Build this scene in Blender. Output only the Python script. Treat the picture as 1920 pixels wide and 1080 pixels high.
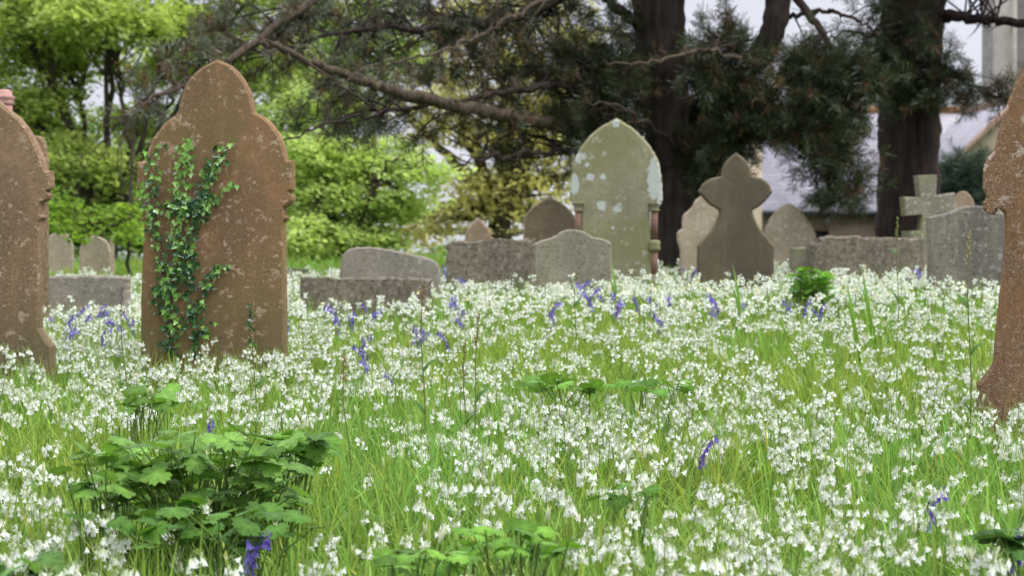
import bpy, bmesh, math, random
import numpy as np
from mathutils import Vector, noise as mnoise

for o in list(bpy.data.objects):
    bpy.data.objects.remove(o, do_unlink=True)
SC = bpy.context.scene
COL = SC.collection
R = math.radians
random.seed(7)
rng = np.random.default_rng(11)

# ------------------------------------------------------------------ camera
ZC = 1.05
F = 85.0 / 36.0 * 1920.0
PITCH = math.atan(100.0 / F)
cam_d = bpy.data.cameras.new('camera')
cam_d.lens = 85.0
cam_d.sensor_width = 36.0
cam_d.clip_start = 0.1
cam_d.clip_end = 5000.0
cam_d.dof.use_dof = True
cam_d.dof.focus_distance = 8.1
cam_d.dof.aperture_fstop = 6.6
cam = bpy.data.objects.new('camera', cam_d)
COL.objects.link(cam)
cam.location = (0, 0, ZC)
cam.rotation_euler = (R(90) - PITCH, 0, 0)
SC.camera = cam

# ------------------------------------------------------------------ world, sun, exposure
SUN_EL, SUN_AZ = 52.0, 105.0            # azimuth measured from +Y (the view) towards +X
w = bpy.data.worlds.new("World")
SC.world = w
w.use_nodes = True
nt = w.node_tree
nt.nodes.clear()
sky = nt.nodes.new('ShaderNodeTexSky')
sky.sky_type = 'NISHITA'
sky.sun_disc = False
sky.sun_elevation = R(SUN_EL)
sky.sun_rotation = R(SUN_AZ)
tc = nt.nodes.new('ShaderNodeTexCoord')
nz = nt.nodes.new('ShaderNodeTexNoise')
nz.inputs['Scale'].default_value = 2.2
nz.inputs['Detail'].default_value = 5
cr = nt.nodes.new('ShaderNodeValToRGB')
cr.color_ramp.elements[0].position = 0.3
cr.color_ramp.elements[0].color = (7.6, 7.8, 8.9, 1)
cr.color_ramp.elements[1].position = 0.7
cr.color_ramp.elements[1].color = (9.6, 9.7, 10.6, 1)
mx = nt.nodes.new('ShaderNodeMixRGB')
mx.inputs[0].default_value = 0.9
bg = nt.nodes.new('ShaderNodeBackground')
bg.inputs['Strength'].default_value = 0.1
ow = nt.nodes.new('ShaderNodeOutputWorld')
nt.links.new(tc.outputs['Generated'], nz.inputs['Vector'])
nt.links.new(nz.outputs['Fac'], cr.inputs['Fac'])
nt.links.new(sky.outputs['Color'], mx.inputs[1])
nt.links.new(cr.outputs['Color'], mx.inputs[2])
# an overcast sky is two to three times brighter overhead than at the horizon
sx = nt.nodes.new('ShaderNodeSeparateXYZ')
mr = nt.nodes.new('ShaderNodeMapRange')
mr.inputs['From Min'].default_value = 0.12
mr.inputs['From Max'].default_value = 1.0
mr.inputs['To Min'].default_value = 0.72
mr.inputs['To Max'].default_value = 2.3
gm = nt.nodes.new('ShaderNodeVectorMath')
gm.operation = 'SCALE'
nt.links.new(tc.outputs['Generated'], sx.inputs[0])
nt.links.new(sx.outputs[2], mr.inputs['Value'])
nt.links.new(mx.outputs['Color'], gm.inputs[0])
nt.links.new(mr.outputs[0], gm.inputs['Scale'])
nt.links.new(gm.outputs[0], bg.inputs['Color'])
nt.links.new(bg.outputs['Background'], ow.inputs['Surface'])

sd = bpy.data.lights.new('sun', 'SUN')
sd.energy = 2.0
sd.angle = R(14)
sd.color = (1.0, 0.96, 0.9)
sun = bpy.data.objects.new('sun', sd)
COL.objects.link(sun)
sdir = Vector((math.sin(R(SUN_AZ)) * math.cos(R(SUN_EL)), math.cos(R(SUN_AZ)) * math.cos(R(SUN_EL)), math.sin(R(SUN_EL))))
sun.rotation_euler = sdir.to_track_quat('Z', 'Y').to_euler()
sun.location = sdir * 60

SC.view_settings.view_transform = 'Standard'
SC.view_settings.look = 'None'
SC.view_settings.exposure = 0.5
SC.view_settings.gamma = 1.0
SC.render.engine = 'CYCLES'
SC.cycles.use_denoising = True
SC.cycles.max_bounces = 6
SC.cycles.diffuse_bounces = 4
SC.cycles.glossy_bounces = 2
SC.cycles.transmission_bounces = 4
SC.cycles.transparent_max_bounces = 4

# ------------------------------------------------------------------ geometry helpers
CP, SP = math.cos(PITCH), math.sin(PITCH)


def at(x, y, d):
    """world point seen at photo pixel (x, y) at distance d along +Y"""
    u = (x - 960.0) / F
    v = -(y - 540.0) / F
    dy = CP + v * SP
    dz = -SP + v * CP
    return np.array([u / dy * d, d, ZC + dz / dy * d])


def proj(P):
    P = np.asarray(P, float)
    X, Y, Z = P[..., 0], P[..., 1], P[..., 2] - ZC
    dep = Y * CP - Z * SP
    up = Y * SP + Z * CP
    return 960 + F * X / dep, 540 - F * up / dep


GY = [-20, 0, 5.3, 9.5, 11.6, 16, 20, 30, 40, 60, 100, 200, 600, 1500]
GZ = [-.9, -.2, .02, .15, .22, .375, .42, .60, .60, -.2, -2.5, -9, -38, -110]


class Noise2:
    def __init__(self, seed, n=256):
        self.g = np.random.default_rng(seed).random((n, n))
        self.n = n

    def __call__(self, x, y, s):
        x = np.asarray(x, float) * s + 1000.3
        y = np.asarray(y, float) * s + 1000.7
        xi = np.floor(x).astype(int)
        yi = np.floor(y).astype(int)
        fx = x - xi
        fy = y - yi
        fx = fx * fx * (3 - 2 * fx)
        fy = fy * fy * (3 - 2 * fy)
        n = self.n
        g = self.g
        a = g[xi % n, yi % n]
        b = g[(xi + 1) % n, yi % n]
        c = g[xi % n, (yi + 1) % n]
        d = g[(xi + 1) % n, (yi + 1) % n]
        return (a * (1 - fx) + b * fx) * (1 - fy) + (c * (1 - fx) + d * fx) * fy


N1 = Noise2(3)
N2 = Noise2(5)


def ground(x, y):
    x = np.asarray(x, float)
    y = np.asarray(y, float)
    z = np.interp(y, GY, GZ)
    k = np.clip((y - 8) / 8, 0, 1) * np.clip((60 - y) / 30, 0, 1)
    z = z + k * 0.016 * np.clip(x, -6, 6)
    near = np.clip((80 - y) / 40, 0, 1)
    z = z + near * (0.05 * (N1(x, y, .9) - .5) + 0.02 * (N2(x, y, 2.7) - .5))
    return z


def depth_for(px, py, h, lo=4.2, hi=27.0):
    for _ in range(40):
        m = (lo + hi) / 2
        p = at(px, py, m)
        if p[2] > ground(p[0], p[1]) + h:
            lo = m
        else:
            hi = m
    return (lo + hi) / 2


def tag(o, label=None, cat=None, group=None, kind=None):
    if label:
        o['label'] = label
    if cat:
        o['category'] = cat
    if group:
        o['group'] = group
    if kind:
        o['kind'] = kind
    return o


def empty(name, loc=(0, 0, 0), rz=0.0):
    o = bpy.data.objects.new(name, None)
    COL.objects.link(o)
    o.location = tuple(float(a) for a in loc)
    o.rotation_euler = (0, 0, rz)
    o.empty_display_size = 0.1
    return o


class Geo:
    """collects vertices, faces and one colour per vertex"""

    def __init__(self):
        self.v, self.c, self.f, self.n = [], [], {}, 0

    def add(self, V, faces, col=(1, 1, 1)):
        V = np.asarray(V, float).reshape(-1, 3)
        C = np.asarray(col, float)
        if C.ndim == 1:
            C = np.tile(C, (len(V), 1))
        self.v.append(V)
        self.c.append(C)
        for fa in faces:
            fa = np.asarray(fa, int)
            if fa.size:
                self.f.setdefault(fa.shape[1], []).append(fa + self.n)
        self.n += len(V)

    def inst(self, T, M, P, tint=None):
        """T = (V, faces, C) template; M (N,3,3); P (N,3)"""
        V, faces, C = T
        N, k = len(P), len(V)
        if N == 0:
            return
        W = np.einsum('nij,kj->nki', M, V) + P[:, None, :]
        CC = np.tile(C[None], (N, 1, 1))
        if tint is not None:
            CC = CC * tint[:, None, :]
        off = (np.arange(N) * k)[:, None, None]
        ff = [(np.asarray(fa)[None] + off).reshape(-1, np.asarray(fa).shape[1]) for fa in faces if len(fa)]
        self.add(W.reshape(-1, 3), ff, CC.reshape(-1, 3))

    def build(self, name, mat, parent=None, smooth=False, origin=None):
        me = bpy.data.meshes.new(name)
        V = np.concatenate(self.v)
        if origin is not None:
            V = V - np.asarray(origin, float)
        C = np.concatenate(self.c)
        lo, sz = [], []
        for k, fs in self.f.items():
            A = np.concatenate(fs)
            lo.append(A.ravel())
            sz.append(np.full(len(A), k))
        lo = np.concatenate(lo)
        sz = np.concatenate(sz)
        st = np.concatenate([[0], np.cumsum(sz)[:-1]])
        me.vertices.add(len(V))
        me.vertices.foreach_set('co', V.astype(np.float32).ravel())
        me.loops.add(len(lo))
        me.loops.foreach_set('vertex_index', lo.astype(np.int32))
        me.polygons.add(len(sz))
        me.polygons.foreach_set('loop_start', st.astype(np.int32))
        me.update(calc_edges=True)
        if smooth:
            me.polygons.foreach_set('use_smooth', np.ones(len(sz), bool))
        a = me.color_attributes.new('Col', 'FLOAT_COLOR', 'POINT')
        a.data.foreach_set('color', np.concatenate([C, np.ones((len(C), 1))], 1).astype(np.float32).ravel())
        me.materials.append(mat)
        me.validate()
        o = bpy.data.objects.new(name, me)
        COL.objects.link(o)
        if parent is not None:
            o.parent = parent
        if origin is not None and parent is None:
            o.location = tuple(float(q) for q in origin)
        return o


def tube(g, pts, rad, n=6, col=(1, 1, 1), cap=True):
    pts = np.asarray(pts, float)
    k = len(pts)
    rad = np.broadcast_to(np.asarray(rad, float), (k,))
    tan = np.gradient(pts, axis=0)
    tan /= np.linalg.norm(tan, axis=1)[:, None] + 1e-9
    ref = np.array([0.31, 0.17, 1.0]) if abs(tan[:, 2]).mean() < .8 else np.array([1.0, .2, .1])
    a = np.cross(tan, ref)
    a /= np.linalg.norm(a, axis=1)[:, None] + 1e-9
    b = np.cross(tan, a)
    th = np.arange(n) * 2 * math.pi / n
    V = pts[:, None] + rad[:, None, None] * (np.cos(th)[None, :, None] * a[:, None] + np.sin(th)[None, :, None] * b[:, None])
    i = np.arange(k - 1)[:, None] * n
    j = np.arange(n)[None]
    j2 = (j + 1) % n
    Q = np.stack([i + j, i + j2, i + n + j2, i + n + j], -1).reshape(-1, 4)
    fs = [Q]
    if cap and n > 2:
        fs.append(np.array([np.arange(n)[::-1], (k - 1) * n + np.arange(n)]))
    g.add(V.reshape(-1, 3), fs, col)


def spline(pts, per=6):
    P = np.asarray(pts, float)
    P = np.vstack([2 * P[0] - P[1], P, 2 * P[-1] - P[-2]])
    out = []
    for i in range(1, len(P) - 2):
        for t in np.arange(per) / per:
            out.append(.5 * ((2 * P[i]) + (-P[i - 1] + P[i + 1]) * t + (2 * P[i - 1] - 5 * P[i] + 4 * P[i + 1] - P[i + 2]) * t * t
                             + (-P[i - 1] + 3 * P[i] - 3 * P[i + 1] + P[i + 2]) * t ** 3))
    out.append(P[-2])
    return np.array(out)


def rotmats(yaw, tilt=None, roll=None, scale=None):
    """yaw about z after tilt about x after roll about y"""
    N = len(yaw)
    z = np.zeros(N)
    o = np.ones(N)
    tilt = z if tilt is None else tilt
    roll = z if roll is None else roll
    cy, sy, ct, st, cr_, sr = np.cos(yaw), np.sin(yaw), np.cos(tilt), np.sin(tilt), np.cos(roll), np.sin(roll)
    Rz = np.stack([cy, -sy, z, sy, cy, z, z, z, o], -1).reshape(N, 3, 3)
    Rx = np.stack([o, z, z, z, ct, -st, z, st, ct], -1).reshape(N, 3, 3)
    Ry = np.stack([cr_, z, sr, z, o, z, -sr, z, cr_], -1).reshape(N, 3, 3)
    M = Rz @ Rx @ Ry
    if scale is not None:
        M = M * np.asarray(scale).reshape(N, 1, 1)
    return M


# ------------------------------------------------------------------ materials
def newmat(name):
    m = bpy.data.materials.new(name)
    m.use_nodes = True
    m.node_tree.nodes.clear()
    return m, m.node_tree


def nd(nt, t, **kw):
    n = nt.nodes.new(t)
    for k, v in kw.items():
        if k.startswith('i_'):
            n.inputs[k[2:].replace('_', ' ')].default_value = v
        else:
            setattr(n, k, v)
    return n


def leaf_mat(name, trans=0.35, rough=0.5, gloss=0.08, tcol=(1.0, 1.0, .55)):
    m, t = newmat(name)
    L = t.links.new
    a = nd(t, 'ShaderNodeAttribute', attribute_name='Col')
    d = nd(t, 'ShaderNodeBsdfDiffuse')
    tr = nd(t, 'ShaderNodeBsdfTranslucent')
    mul = nd(t, 'ShaderNodeMixRGB', blend_type='MULTIPLY')
    mul.inputs[0].default_value = 1
    mul.inputs[2].default_value = (*tcol, 1)
    gl = nd(t, 'ShaderNodeBsdfGlossy')
    gl.inputs['Roughness'].default_value = rough
    gl.inputs['Color'].default_value = (.9, .95, 1, 1)
    m1 = nd(t, 'ShaderNodeMixShader')
    m1.inputs[0].default_value = trans
    m2 = nd(t, 'ShaderNodeMixShader')
    fr = nd(t, 'ShaderNodeFresnel')
    fm = nd(t, 'ShaderNodeMath', operation='MULTIPLY')
    fm.inputs[1].default_value = gloss * 3.5
    o = nd(t, 'ShaderNodeOutputMaterial')
    L(a.outputs['Color'], d.inputs['Color'])
    L(a.outputs['Color'], mul.inputs[1])
    L(mul.outputs[0], tr.inputs['Color'])
    L(d.outputs[0], m1.inputs[1])
    L(tr.outputs[0], m1.inputs[2])
    L(fr.outputs[0], fm.inputs[0])
    L(fm.outputs[0], m2.inputs[0])
    L(m1.outputs[0], m2.inputs[1])
    L(gl.outputs[0], m2.inputs[2])
    L(m2.outputs[0], o.inputs['Surface'])
    return m


def stone_mat(name, base, dark, lichen=None, lich_amt=0.5, lich_scale=30, streak=0.6, moss=None, bump=0.5, rough_face=0.0, blotch=None, grime=0.5, spots=None, algae=None):
    m, t = newmat(name)
    L = t.links.new
    tc = nd(t, 'ShaderNodeTexCoord')
    mp = nd(t, 'ShaderNodeMapping')
    mp.inputs['Scale'].default_value = (1, 1, .22)
    L(tc.outputs['Object'], mp.inputs['Vector'])
    n1 = nd(t, 'ShaderNodeTexNoise', i_Scale=7.0, i_Detail=6.0, i_Roughness=.65)
    L(mp.outputs[0], n1.inputs['Vector'])
    n2 = nd(t, 'ShaderNodeTexNoise', i_Scale=4.0, i_Detail=8.0, i_Roughness=.7)
    L(tc.outputs['Object'], n2.inputs['Vector'])
    n3 = nd(t, 'ShaderNodeTexNoise', i_Scale=90.0, i_Detail=6.0, i_Roughness=.75)
    L(tc.outputs['Object'], n3.inputs['Vector'])

    def ramp(src, a, b, ca=(0, 0, 0, 1), cb=(1, 1, 1, 1)):
        r = nd(t, 'ShaderNodeValToRGB')
        r.color_ramp.elements[0].position = a
        r.color_ramp.elements[1].position = b
        r.color_ramp.elements[0].color = ca
        r.color_ramp.elements[1].color = cb
        L(src, r.inputs[0])
        return r.outputs[0]

    def mix(fac, a, b, k=1.0):
        x = nd(t, 'ShaderNodeMixRGB')
        if k != 1.0:
            mm = nd(t, 'ShaderNodeMath', operation='MULTIPLY')
            mm.inputs[1].default_value = k
            L(fac, mm.inputs[0])
            fac = mm.outputs[0]
        L(fac, x.inputs[0])
        for i, q in ((1, a), (2, b)):
            if isinstance(q, tuple):
                x.inputs[i].default_value = (*q, 1)
            else:
                L(q, x.inputs[i])
        return x.outputs[0]

    def mul(a, b):
        x = nd(t, 'ShaderNodeMath', operation='MULTIPLY')
        L(a, x.inputs[0])
        L(b, x.inputs[1])
        return x.outputs[0]

    c = mix(ramp(n2.outputs['Fac'], .40, .60), base, (base[0] * .62, base[1] * .60, base[2] * .52))
    c = mix(ramp(n1.outputs['Fac'], .46, .56), c, dark, streak)
    nbig = nd(t, 'ShaderNodeTexNoise', i_Scale=2.6, i_Detail=5.0, i_Roughness=.55)
    mpg = nd(t, 'ShaderNodeMapping')
    mpg.inputs['Scale'].default_value = (1.6, 1, .55)
    mpg.inputs['Location'].default_value = (1.7, 9.1, 2.3)
    L(tc.outputs['Object'], mpg.inputs['Vector'])
    L(mpg.outputs[0], nbig.inputs['Vector'])
    c = mix(ramp(nbig.outputs['Fac'], .47, .58), c, (dark[0] * .62, dark[1] * .66, dark[2] * .7), streak * .8)
    c = mix(ramp(n3.outputs['Fac'], .35, .65), c, tuple(min(1, q * 1.5) for q in base), .45)
    n3b = nd(t, 'ShaderNodeTexNoise', i_Scale=38.0, i_Detail=7.0, i_Roughness=.8)
    L(tc.outputs['Object'], n3b.inputs['Vector'])
    c = mix(ramp(n3b.outputs['Fac'], .54, .62), c, tuple(q * .35 for q in dark), grime)
    if moss:
        n4 = nd(t, 'ShaderNodeTexNoise', i_Scale=5.5, i_Detail=7.0, i_Roughness=.7)
        mp4 = nd(t, 'ShaderNodeMapping')
        mp4.inputs['Location'].default_value = (5, 3, 1)
        L(tc.outputs['Object'], mp4.inputs['Vector'])
        L(mp4.outputs[0], n4.inputs['Vector'])
        c = mix(ramp(n4.outputs['Fac'], .42, .62), c, moss, .75)
    if lichen:
        v = nd(t, 'ShaderNodeTexVoronoi', i_Scale=float(lich_scale))
        nv = nd(t, 'ShaderNodeTexNoise', i_Scale=float(lich_scale) * 1.4, i_Detail=3.0)
        add = nd(t, 'ShaderNodeMixRGB')
        add.inputs[0].default_value = .07
        L(tc.outputs['Object'], nv.inputs['Vector'])
        L(tc.outputs['Object'], add.inputs[1])
        L(nv.outputs['Color'], add.inputs[2])
        L(add.outputs[0], v.inputs['Vector'])
        spot = ramp(v.outputs['Distance'], .22, .36, (1, 1, 1, 1), (0, 0, 0, 1))
        sel = ramp(v.outputs['Color'], 1 - lich_amt, 1 - lich_amt + .06)
        big = ramp(n2.outputs['Fac'], .40, .50)
        c = mix(mul(mul(spot, sel), big), c, lichen, .8)
        # a few large crusts with ragged edges, gathered in one region
        nl = nd(t, 'ShaderNodeTexNoise', i_Scale=17.0, i_Detail=9.0, i_Roughness=.72)
        mpl = nd(t, 'ShaderNodeMapping')
        mpl.inputs['Location'].default_value = (3.3, 2.2, 7.7)
        L(tc.outputs['Object'], mpl.inputs['Vector'])
        L(mpl.outputs[0], nl.inputs['Vector'])
        nl2 = nd(t, 'ShaderNodeTexNoise', i_Scale=2.0, i_Detail=2.0)
        L(mpl.outputs[0], nl2.inputs['Vector'])
        c = mix(mul(ramp(nl.outputs['Fac'], .585, .61), ramp(nl2.outputs['Fac'], .48, .54)), c, lichen, .8)
        v2 = nd(t, 'ShaderNodeTexNoise', i_Scale=float(lich_scale) * 2.4, i_Detail=4.0, i_Roughness=.8)
        L(tc.outputs['Object'], v2.inputs['Vector'])
        c = mix(mul(ramp(v2.outputs['Fac'], .55, .61), ramp(n2.outputs['Fac'], .50, .58)), c, lichen, .75 * min(1, lich_amt * 2))
    # green algae creeping up from the soil
    if algae:
        sz_ = nd(t, 'ShaderNodeSeparateXYZ')
        L(tc.outputs['Object'], sz_.inputs[0])
        mz = nd(t, 'ShaderNodeMapRange')
        mz.inputs['From Min'].default_value = .12
        mz.inputs['From Max'].default_value = .62
        mz.inputs['To Min'].default_value = .75
        mz.inputs['To Max'].default_value = 0
        L(sz_.outputs[2], mz.inputs['Value'])
        c = mix(mul(mz.outputs[0], ramp(n1.outputs['Fac'], .36, .58)), c, algae, 1.0)
    if blotch:
        nb = nd(t, 'ShaderNodeTexNoise', i_Scale=2.3, i_Detail=9.0, i_Roughness=.62)
        mpb = nd(t, 'ShaderNodeMapping')
        mpb.inputs['Location'].default_value = (8.2, 1, 4.4)
        L(tc.outputs['Object'], mpb.inputs['Vector'])
        L(mpb.outputs[0], nb.inputs['Vector'])
        c = mix(ramp(nb.outputs['Fac'], .66, .68), c, blotch, .8)
    if spots:
        # single crusts of lichen, each with its own place on the stone: (x, z, rx, rz)
        nw = nd(t, 'ShaderNodeTexNoise', i_Scale=22.0, i_Detail=4.0)
        L(tc.outputs['Object'], nw.inputs['Vector'])
        sp_ = nd(t, 'ShaderNodeSeparateXYZ')
        L(tc.outputs['Object'], sp_.inputs[0])
        for (sx_, sz_, rx_, rz_) in spots:
            cb_ = nd(t, 'ShaderNodeCombineXYZ')
            for ax, (o_, cc_, rr_) in enumerate(((0, sx_, rx_), (2, sz_, rz_))):
                a1 = nd(t, 'ShaderNodeMath', operation='SUBTRACT')
                a1.inputs[1].default_value = cc_
                a2 = nd(t, 'ShaderNodeMath', operation='DIVIDE')
                a2.inputs[1].default_value = rr_
                L(sp_.outputs[o_], a1.inputs[0])
                L(a1.outputs[0], a2.inputs[0])
                L(a2.outputs[0], cb_.inputs[ax])
            ln = nd(t, 'ShaderNodeVectorMath', operation='LENGTH')
            L(cb_.outputs[0], ln.inputs[0])
            ad_ = nd(t, 'ShaderNodeMath', operation='MULTIPLY_ADD')
            ad_.inputs[1].default_value = 1.5
            L(nw.outputs['Fac'], ad_.inputs[0])
            L(ln.outputs['Value'], ad_.inputs[2])
            mr_ = nd(t, 'ShaderNodeMapRange')
            mr_.inputs['From Min'].default_value = 1.62
            mr_.inputs['From Max'].default_value = 1.78
            mr_.inputs['To Min'].default_value = 1
            mr_.inputs['To Max'].default_value = 0
            L(ad_.outputs[0], mr_.inputs['Value'])
            c = mix(mr_.outputs[0], c, blotch or lichen, .85)
    p = nd(t, 'ShaderNodeBsdfPrincipled')
    p.inputs['Roughness'].default_value = .92
    p.inputs['Specular IOR Level'].default_value = .25
    L(c, p.inputs['Base Color'])
    b1 = nd(t, 'ShaderNodeBump')
    b1.inputs['Strength'].default_value = bump
    b1.inputs['Distance'].default_value = .006
    L(n3.outputs['Fac'], b1.inputs['Height'])
    if rough_face >= .9:
        vr = nd(t, 'ShaderNodeTexNoise', i_Scale=19.0, i_Detail=3.0, i_Roughness=.6)
        L(tc.outputs['Object'], vr.inputs['Vector'])
        c2 = mix(ramp(vr.outputs['Fac'], .50, .58), c, tuple(q * .7 for q in dark), .6)
        L(c2, p.inputs['Base Color'])
    b2 = nd(t, 'ShaderNodeBump')
    b2.inputs['Strength'].default_value = min(1, .5 + rough_face)
    b2.inputs['Distance'].default_value = .012 + .07 * rough_face
    nb2 = nd(t, 'ShaderNodeTexNoise', i_Scale=24.0, i_Detail=9.0, i_Roughness=.78)
    L(tc.outputs['Object'], nb2.inputs['Vector'])
    L(nb2.outputs['Fac'], b2.inputs['Height'])
    L(b1.outputs[0], b2.inputs['Normal'])
    L(b2.outputs[0], p.inputs['Normal'])
    o = nd(t, 'ShaderNodeOutputMaterial')
    L(p.outputs[0], o.inputs['Surface'])
    return m


def bark_mat(name, base, dark, sc=(9, 9, 1.6), bump=1.0):
    m, t = newmat(name)
    L = t.links.new
    tc = nd(t, 'ShaderNodeTexCoord')
    mp = nd(t, 'ShaderNodeMapping')
    mp.inputs['Scale'].default_value = sc
    L(tc.outputs['Object'], mp.inputs[0])
    v = nd(t, 'ShaderNodeTexVoronoi', i_Scale=1.6)
    n = nd(t, 'ShaderNodeTexNoise', i_Scale=2.0, i_Detail=8.0, i_Roughness=.7)
    L(mp.outputs[0], v.inputs['Vector'])
    L(mp.outputs[0], n.inputs['Vector'])
    r = nd(t, 'ShaderNodeValToRGB')
    r.color_ramp.elements[0].color = (*dark, 1)
    r.color_ramp.elements[1].color = (*base, 1)
    r.color_ramp.elements[0].position = .3
    r.color_ramp.elements[1].position = .7
    mm = nd(t, 'ShaderNodeMixRGB')
    mm.inputs[0].default_value = .4
    L(n.outputs['Fac'], mm.inputs[1])
    L(v.outputs['Distance'], mm.inputs[2])
    L(mm.outputs[0], r.inputs[0])
    p = nd(t, 'ShaderNodeBsdfPrincipled')
    p.inputs['Roughness'].default_value = .95
    p.inputs['Specular IOR Level'].default_value = .2
    b = nd(t, 'ShaderNodeBump')
    b.inputs['Strength'].default_value = bump
    b.inputs['Distance'].default_value = .04
    L(mm.outputs[0], b.inputs['Height'])
    L(b.outputs[0], p.inputs['Normal'])
    L(r.outputs[0], p.inputs['Base Color'])
    o = nd(t, 'ShaderNodeOutputMaterial')
    L(p.outputs[0], o.inputs[0])
    return m


def plain_mat(name, base, var=.25, scale=6.0, rough=.85, attr=False, bump=.3):
    m, t = newmat(name)
    L = t.links.new
    tc = nd(t, 'ShaderNodeTexCoord')
    n = nd(t, 'ShaderNodeTexNoise', i_Scale=scale, i_Detail=6.0, i_Roughness=.65)
    L(tc.outputs['Object'], n.inputs['Vector'])
    r = nd(t, 'ShaderNodeValToRGB')
    r.color_ramp.elements[0].position = .3
    r.color_ramp.elements[1].position = .7
    r.color_ramp.elements[0].color = tuple(q * (1 - var) for q in base) + (1,)
    r.color_ramp.elements[1].color = tuple(min(1, q * (1 + var)) for q in base) + (1,)
    L(n.outputs['Fac'], r.inputs[0])
    p = nd(t, 'ShaderNodeBsdfPrincipled')
    p.inputs['Roughness'].default_value = rough
    b = nd(t, 'ShaderNodeBump')
    b.inputs['Strength'].default_value = bump
    b.inputs['Distance'].default_value = .02
    L(n.outputs['Fac'], b.inputs['Height'])
    L(b.outputs[0], p.inputs['Normal'])
    src = r.outputs[0]
    if attr:
        a = nd(t, 'ShaderNodeAttribute', attribute_name='Col')
        x = nd(t, 'ShaderNodeMixRGB', blend_type='MULTIPLY')
        x.inputs[0].default_value = 1
        L(r.outputs[0], x.inputs[1])
        L(a.outputs['Color'], x.inputs[2])
        src = x.outputs[0]
    L(src, p.inputs['Base Color'])
    o = nd(t, 'ShaderNodeOutputMaterial')
    L(p.outputs[0], o.inputs[0])
    return m


def course_mat(name, c1, c2, mortar, bw, bh, scale=1.0, rough=.85, off=.5, ms=.01):
    """stone courses or slates on a wall or roof, in object space with x along and z up"""
    m, t = newmat(name)
    L = t.links.new
    tc = nd(t, 'ShaderNodeTexCoord')
    sp = nd(t, 'ShaderNodeSeparateXYZ')
    ad = nd(t, 'ShaderNodeMath', operation='ADD')
    cb = nd(t, 'ShaderNodeCombineXYZ')
    L(tc.outputs['Object'], sp.inputs[0])
    L(sp.outputs[0], ad.inputs[0])
    L(sp.outputs[1], ad.inputs[1])
    L(ad.outputs[0], cb.inputs[0])
    L(sp.outputs[2], cb.inputs[1])
    br = nd(t, 'ShaderNodeTexBrick', offset=off)
    br.inputs['Scale'].default_value = scale
    br.inputs['Brick Width'].default_value = bw
    br.inputs['Row Height'].default_value = bh
    br.inputs['Mortar Size'].default_value = ms
    br.inputs['Color1'].default_value = (*c1, 1)
    br.inputs['Color2'].default_value = (*c2, 1)
    br.inputs['Mortar'].default_value = (*mortar, 1)
    L(cb.outputs[0], br.inputs['Vector'])
    n = nd(t, 'ShaderNodeTexNoise', i_Scale=1.3, i_Detail=7.0, i_Roughness=.7)
    L(tc.outputs['Object'], n.inputs['Vector'])
    r = nd(t, 'ShaderNodeValToRGB')
    r.color_ramp.elements[0].position = .3
    r.color_ramp.elements[1].position = .7
    r.color_ramp.elements[0].color = (.6, .6, .58, 1)
    L(n.outputs['Fac'], r.inputs[0])
    x = nd(t, 'ShaderNodeMixRGB', blend_type='MULTIPLY')
    x.inputs[0].default_value = 1
    L(br.outputs['Color'], x.inputs[1])
    L(r.outputs[0], x.inputs[2])
    p = nd(t, 'ShaderNodeBsdfPrincipled')
    p.inputs['Roughness'].default_value = rough
    L(x.outputs[0], p.inputs['Base Color'])
    o = nd(t, 'ShaderNodeOutputMaterial')
    L(p.outputs[0], o.inputs[0])
    return m


M_PETAL = leaf_mat('white petals', .46, .5, .03, (1, 1, .92))
M_VIOLET = leaf_mat('violet petals', .3, .5, .03, (1, .9, 1))
M_STEM = leaf_mat('green stems', .2, .45, .05)
M_GRASS = leaf_mat('grass blades', .42, .42, .05, (1.05, 1.1, .7))
M_LEAF = leaf_mat('broad leaves', .34, .45, .03, (1.1, 1.15, .5))
M_TREELEAF = leaf_mat('tree leaves', .58, .5, .02, (1.25, 1.25, .85))
M_NEEDLE = leaf_mat('pine needles', .1, .6, .02)
M_IVY = leaf_mat('ivy leaves', .2, .38, .045)
M_SOIL = plain_mat('ground soil and moss', (.045, .075, .018), .5, 3.0, .95)
M_BARKP = bark_mat('pine bark', (.06, .044, .034), (.014, .011, .009))
M_BARKR = bark_mat('reddish pine bark', (.05, .031, .027), (.010, .0075, .0065), (8, 8, .9))
M_BARKL = bark_mat('pale limb bark', (.12, .092, .062), (.035, .027, .02), (14, 14, 6), .8)
M_IVYSTEM = bark_mat('ivy stem bark', (.30, .22, .15), (.14, .10, .07), (30, 30, 8), .4)
M_BARKG = bark_mat('grey tree bark', (.09, .075, .05), (.025, .022, .016), (6, 6, 2))

M_S_RED = stone_mat('weathered red sandstone', (.25, .165, .095), (.12, .083, .052), (.42, .32, .22), .5, 34, .8, algae=(.10, .10, .045))
M_S_MAIN = stone_mat('brown sandstone with lichen', (.275, .155, .08), (.13, .088, .05), (.44, .33, .23), .4, 30, .9, algae=(.12, .115, .045), moss=(.17, .125, .05))
M_S_RIGHT = stone_mat('rust sandstone with white lichen', (.23, .125, .06), (.10, .06, .036), (.50, .41, .33), .8, 70, .7)
M_S_GREEN = stone_mat('greenish limestone', (.27, .25, .165), (.17, .155, .095), (.38, .38, .30), .15, 13, .5, moss=(.185, .19, .075), bump=.2, blotch=(.46, .50, .46), grime=.2, spots=[(.30, 1.05, .055, .17), (.35, .93, .03, .10), (-.34, 1.0, .035, .10), (-.21, 1.07, .033, .033), (-.11, 1.07, .024, .024), (-.12, .84, .035, .045), (-.03, .66, .015, .015), (0, 1.5, .03, .03), (-.24, 1.17, .02, .02)])
M_S_GREY = stone_mat('grey pitted stone', (.34, .31, .23), (.17, .155, .115), (.36, .34, .27), .4, 40, .6, rough_face=.3, grime=.9)
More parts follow.
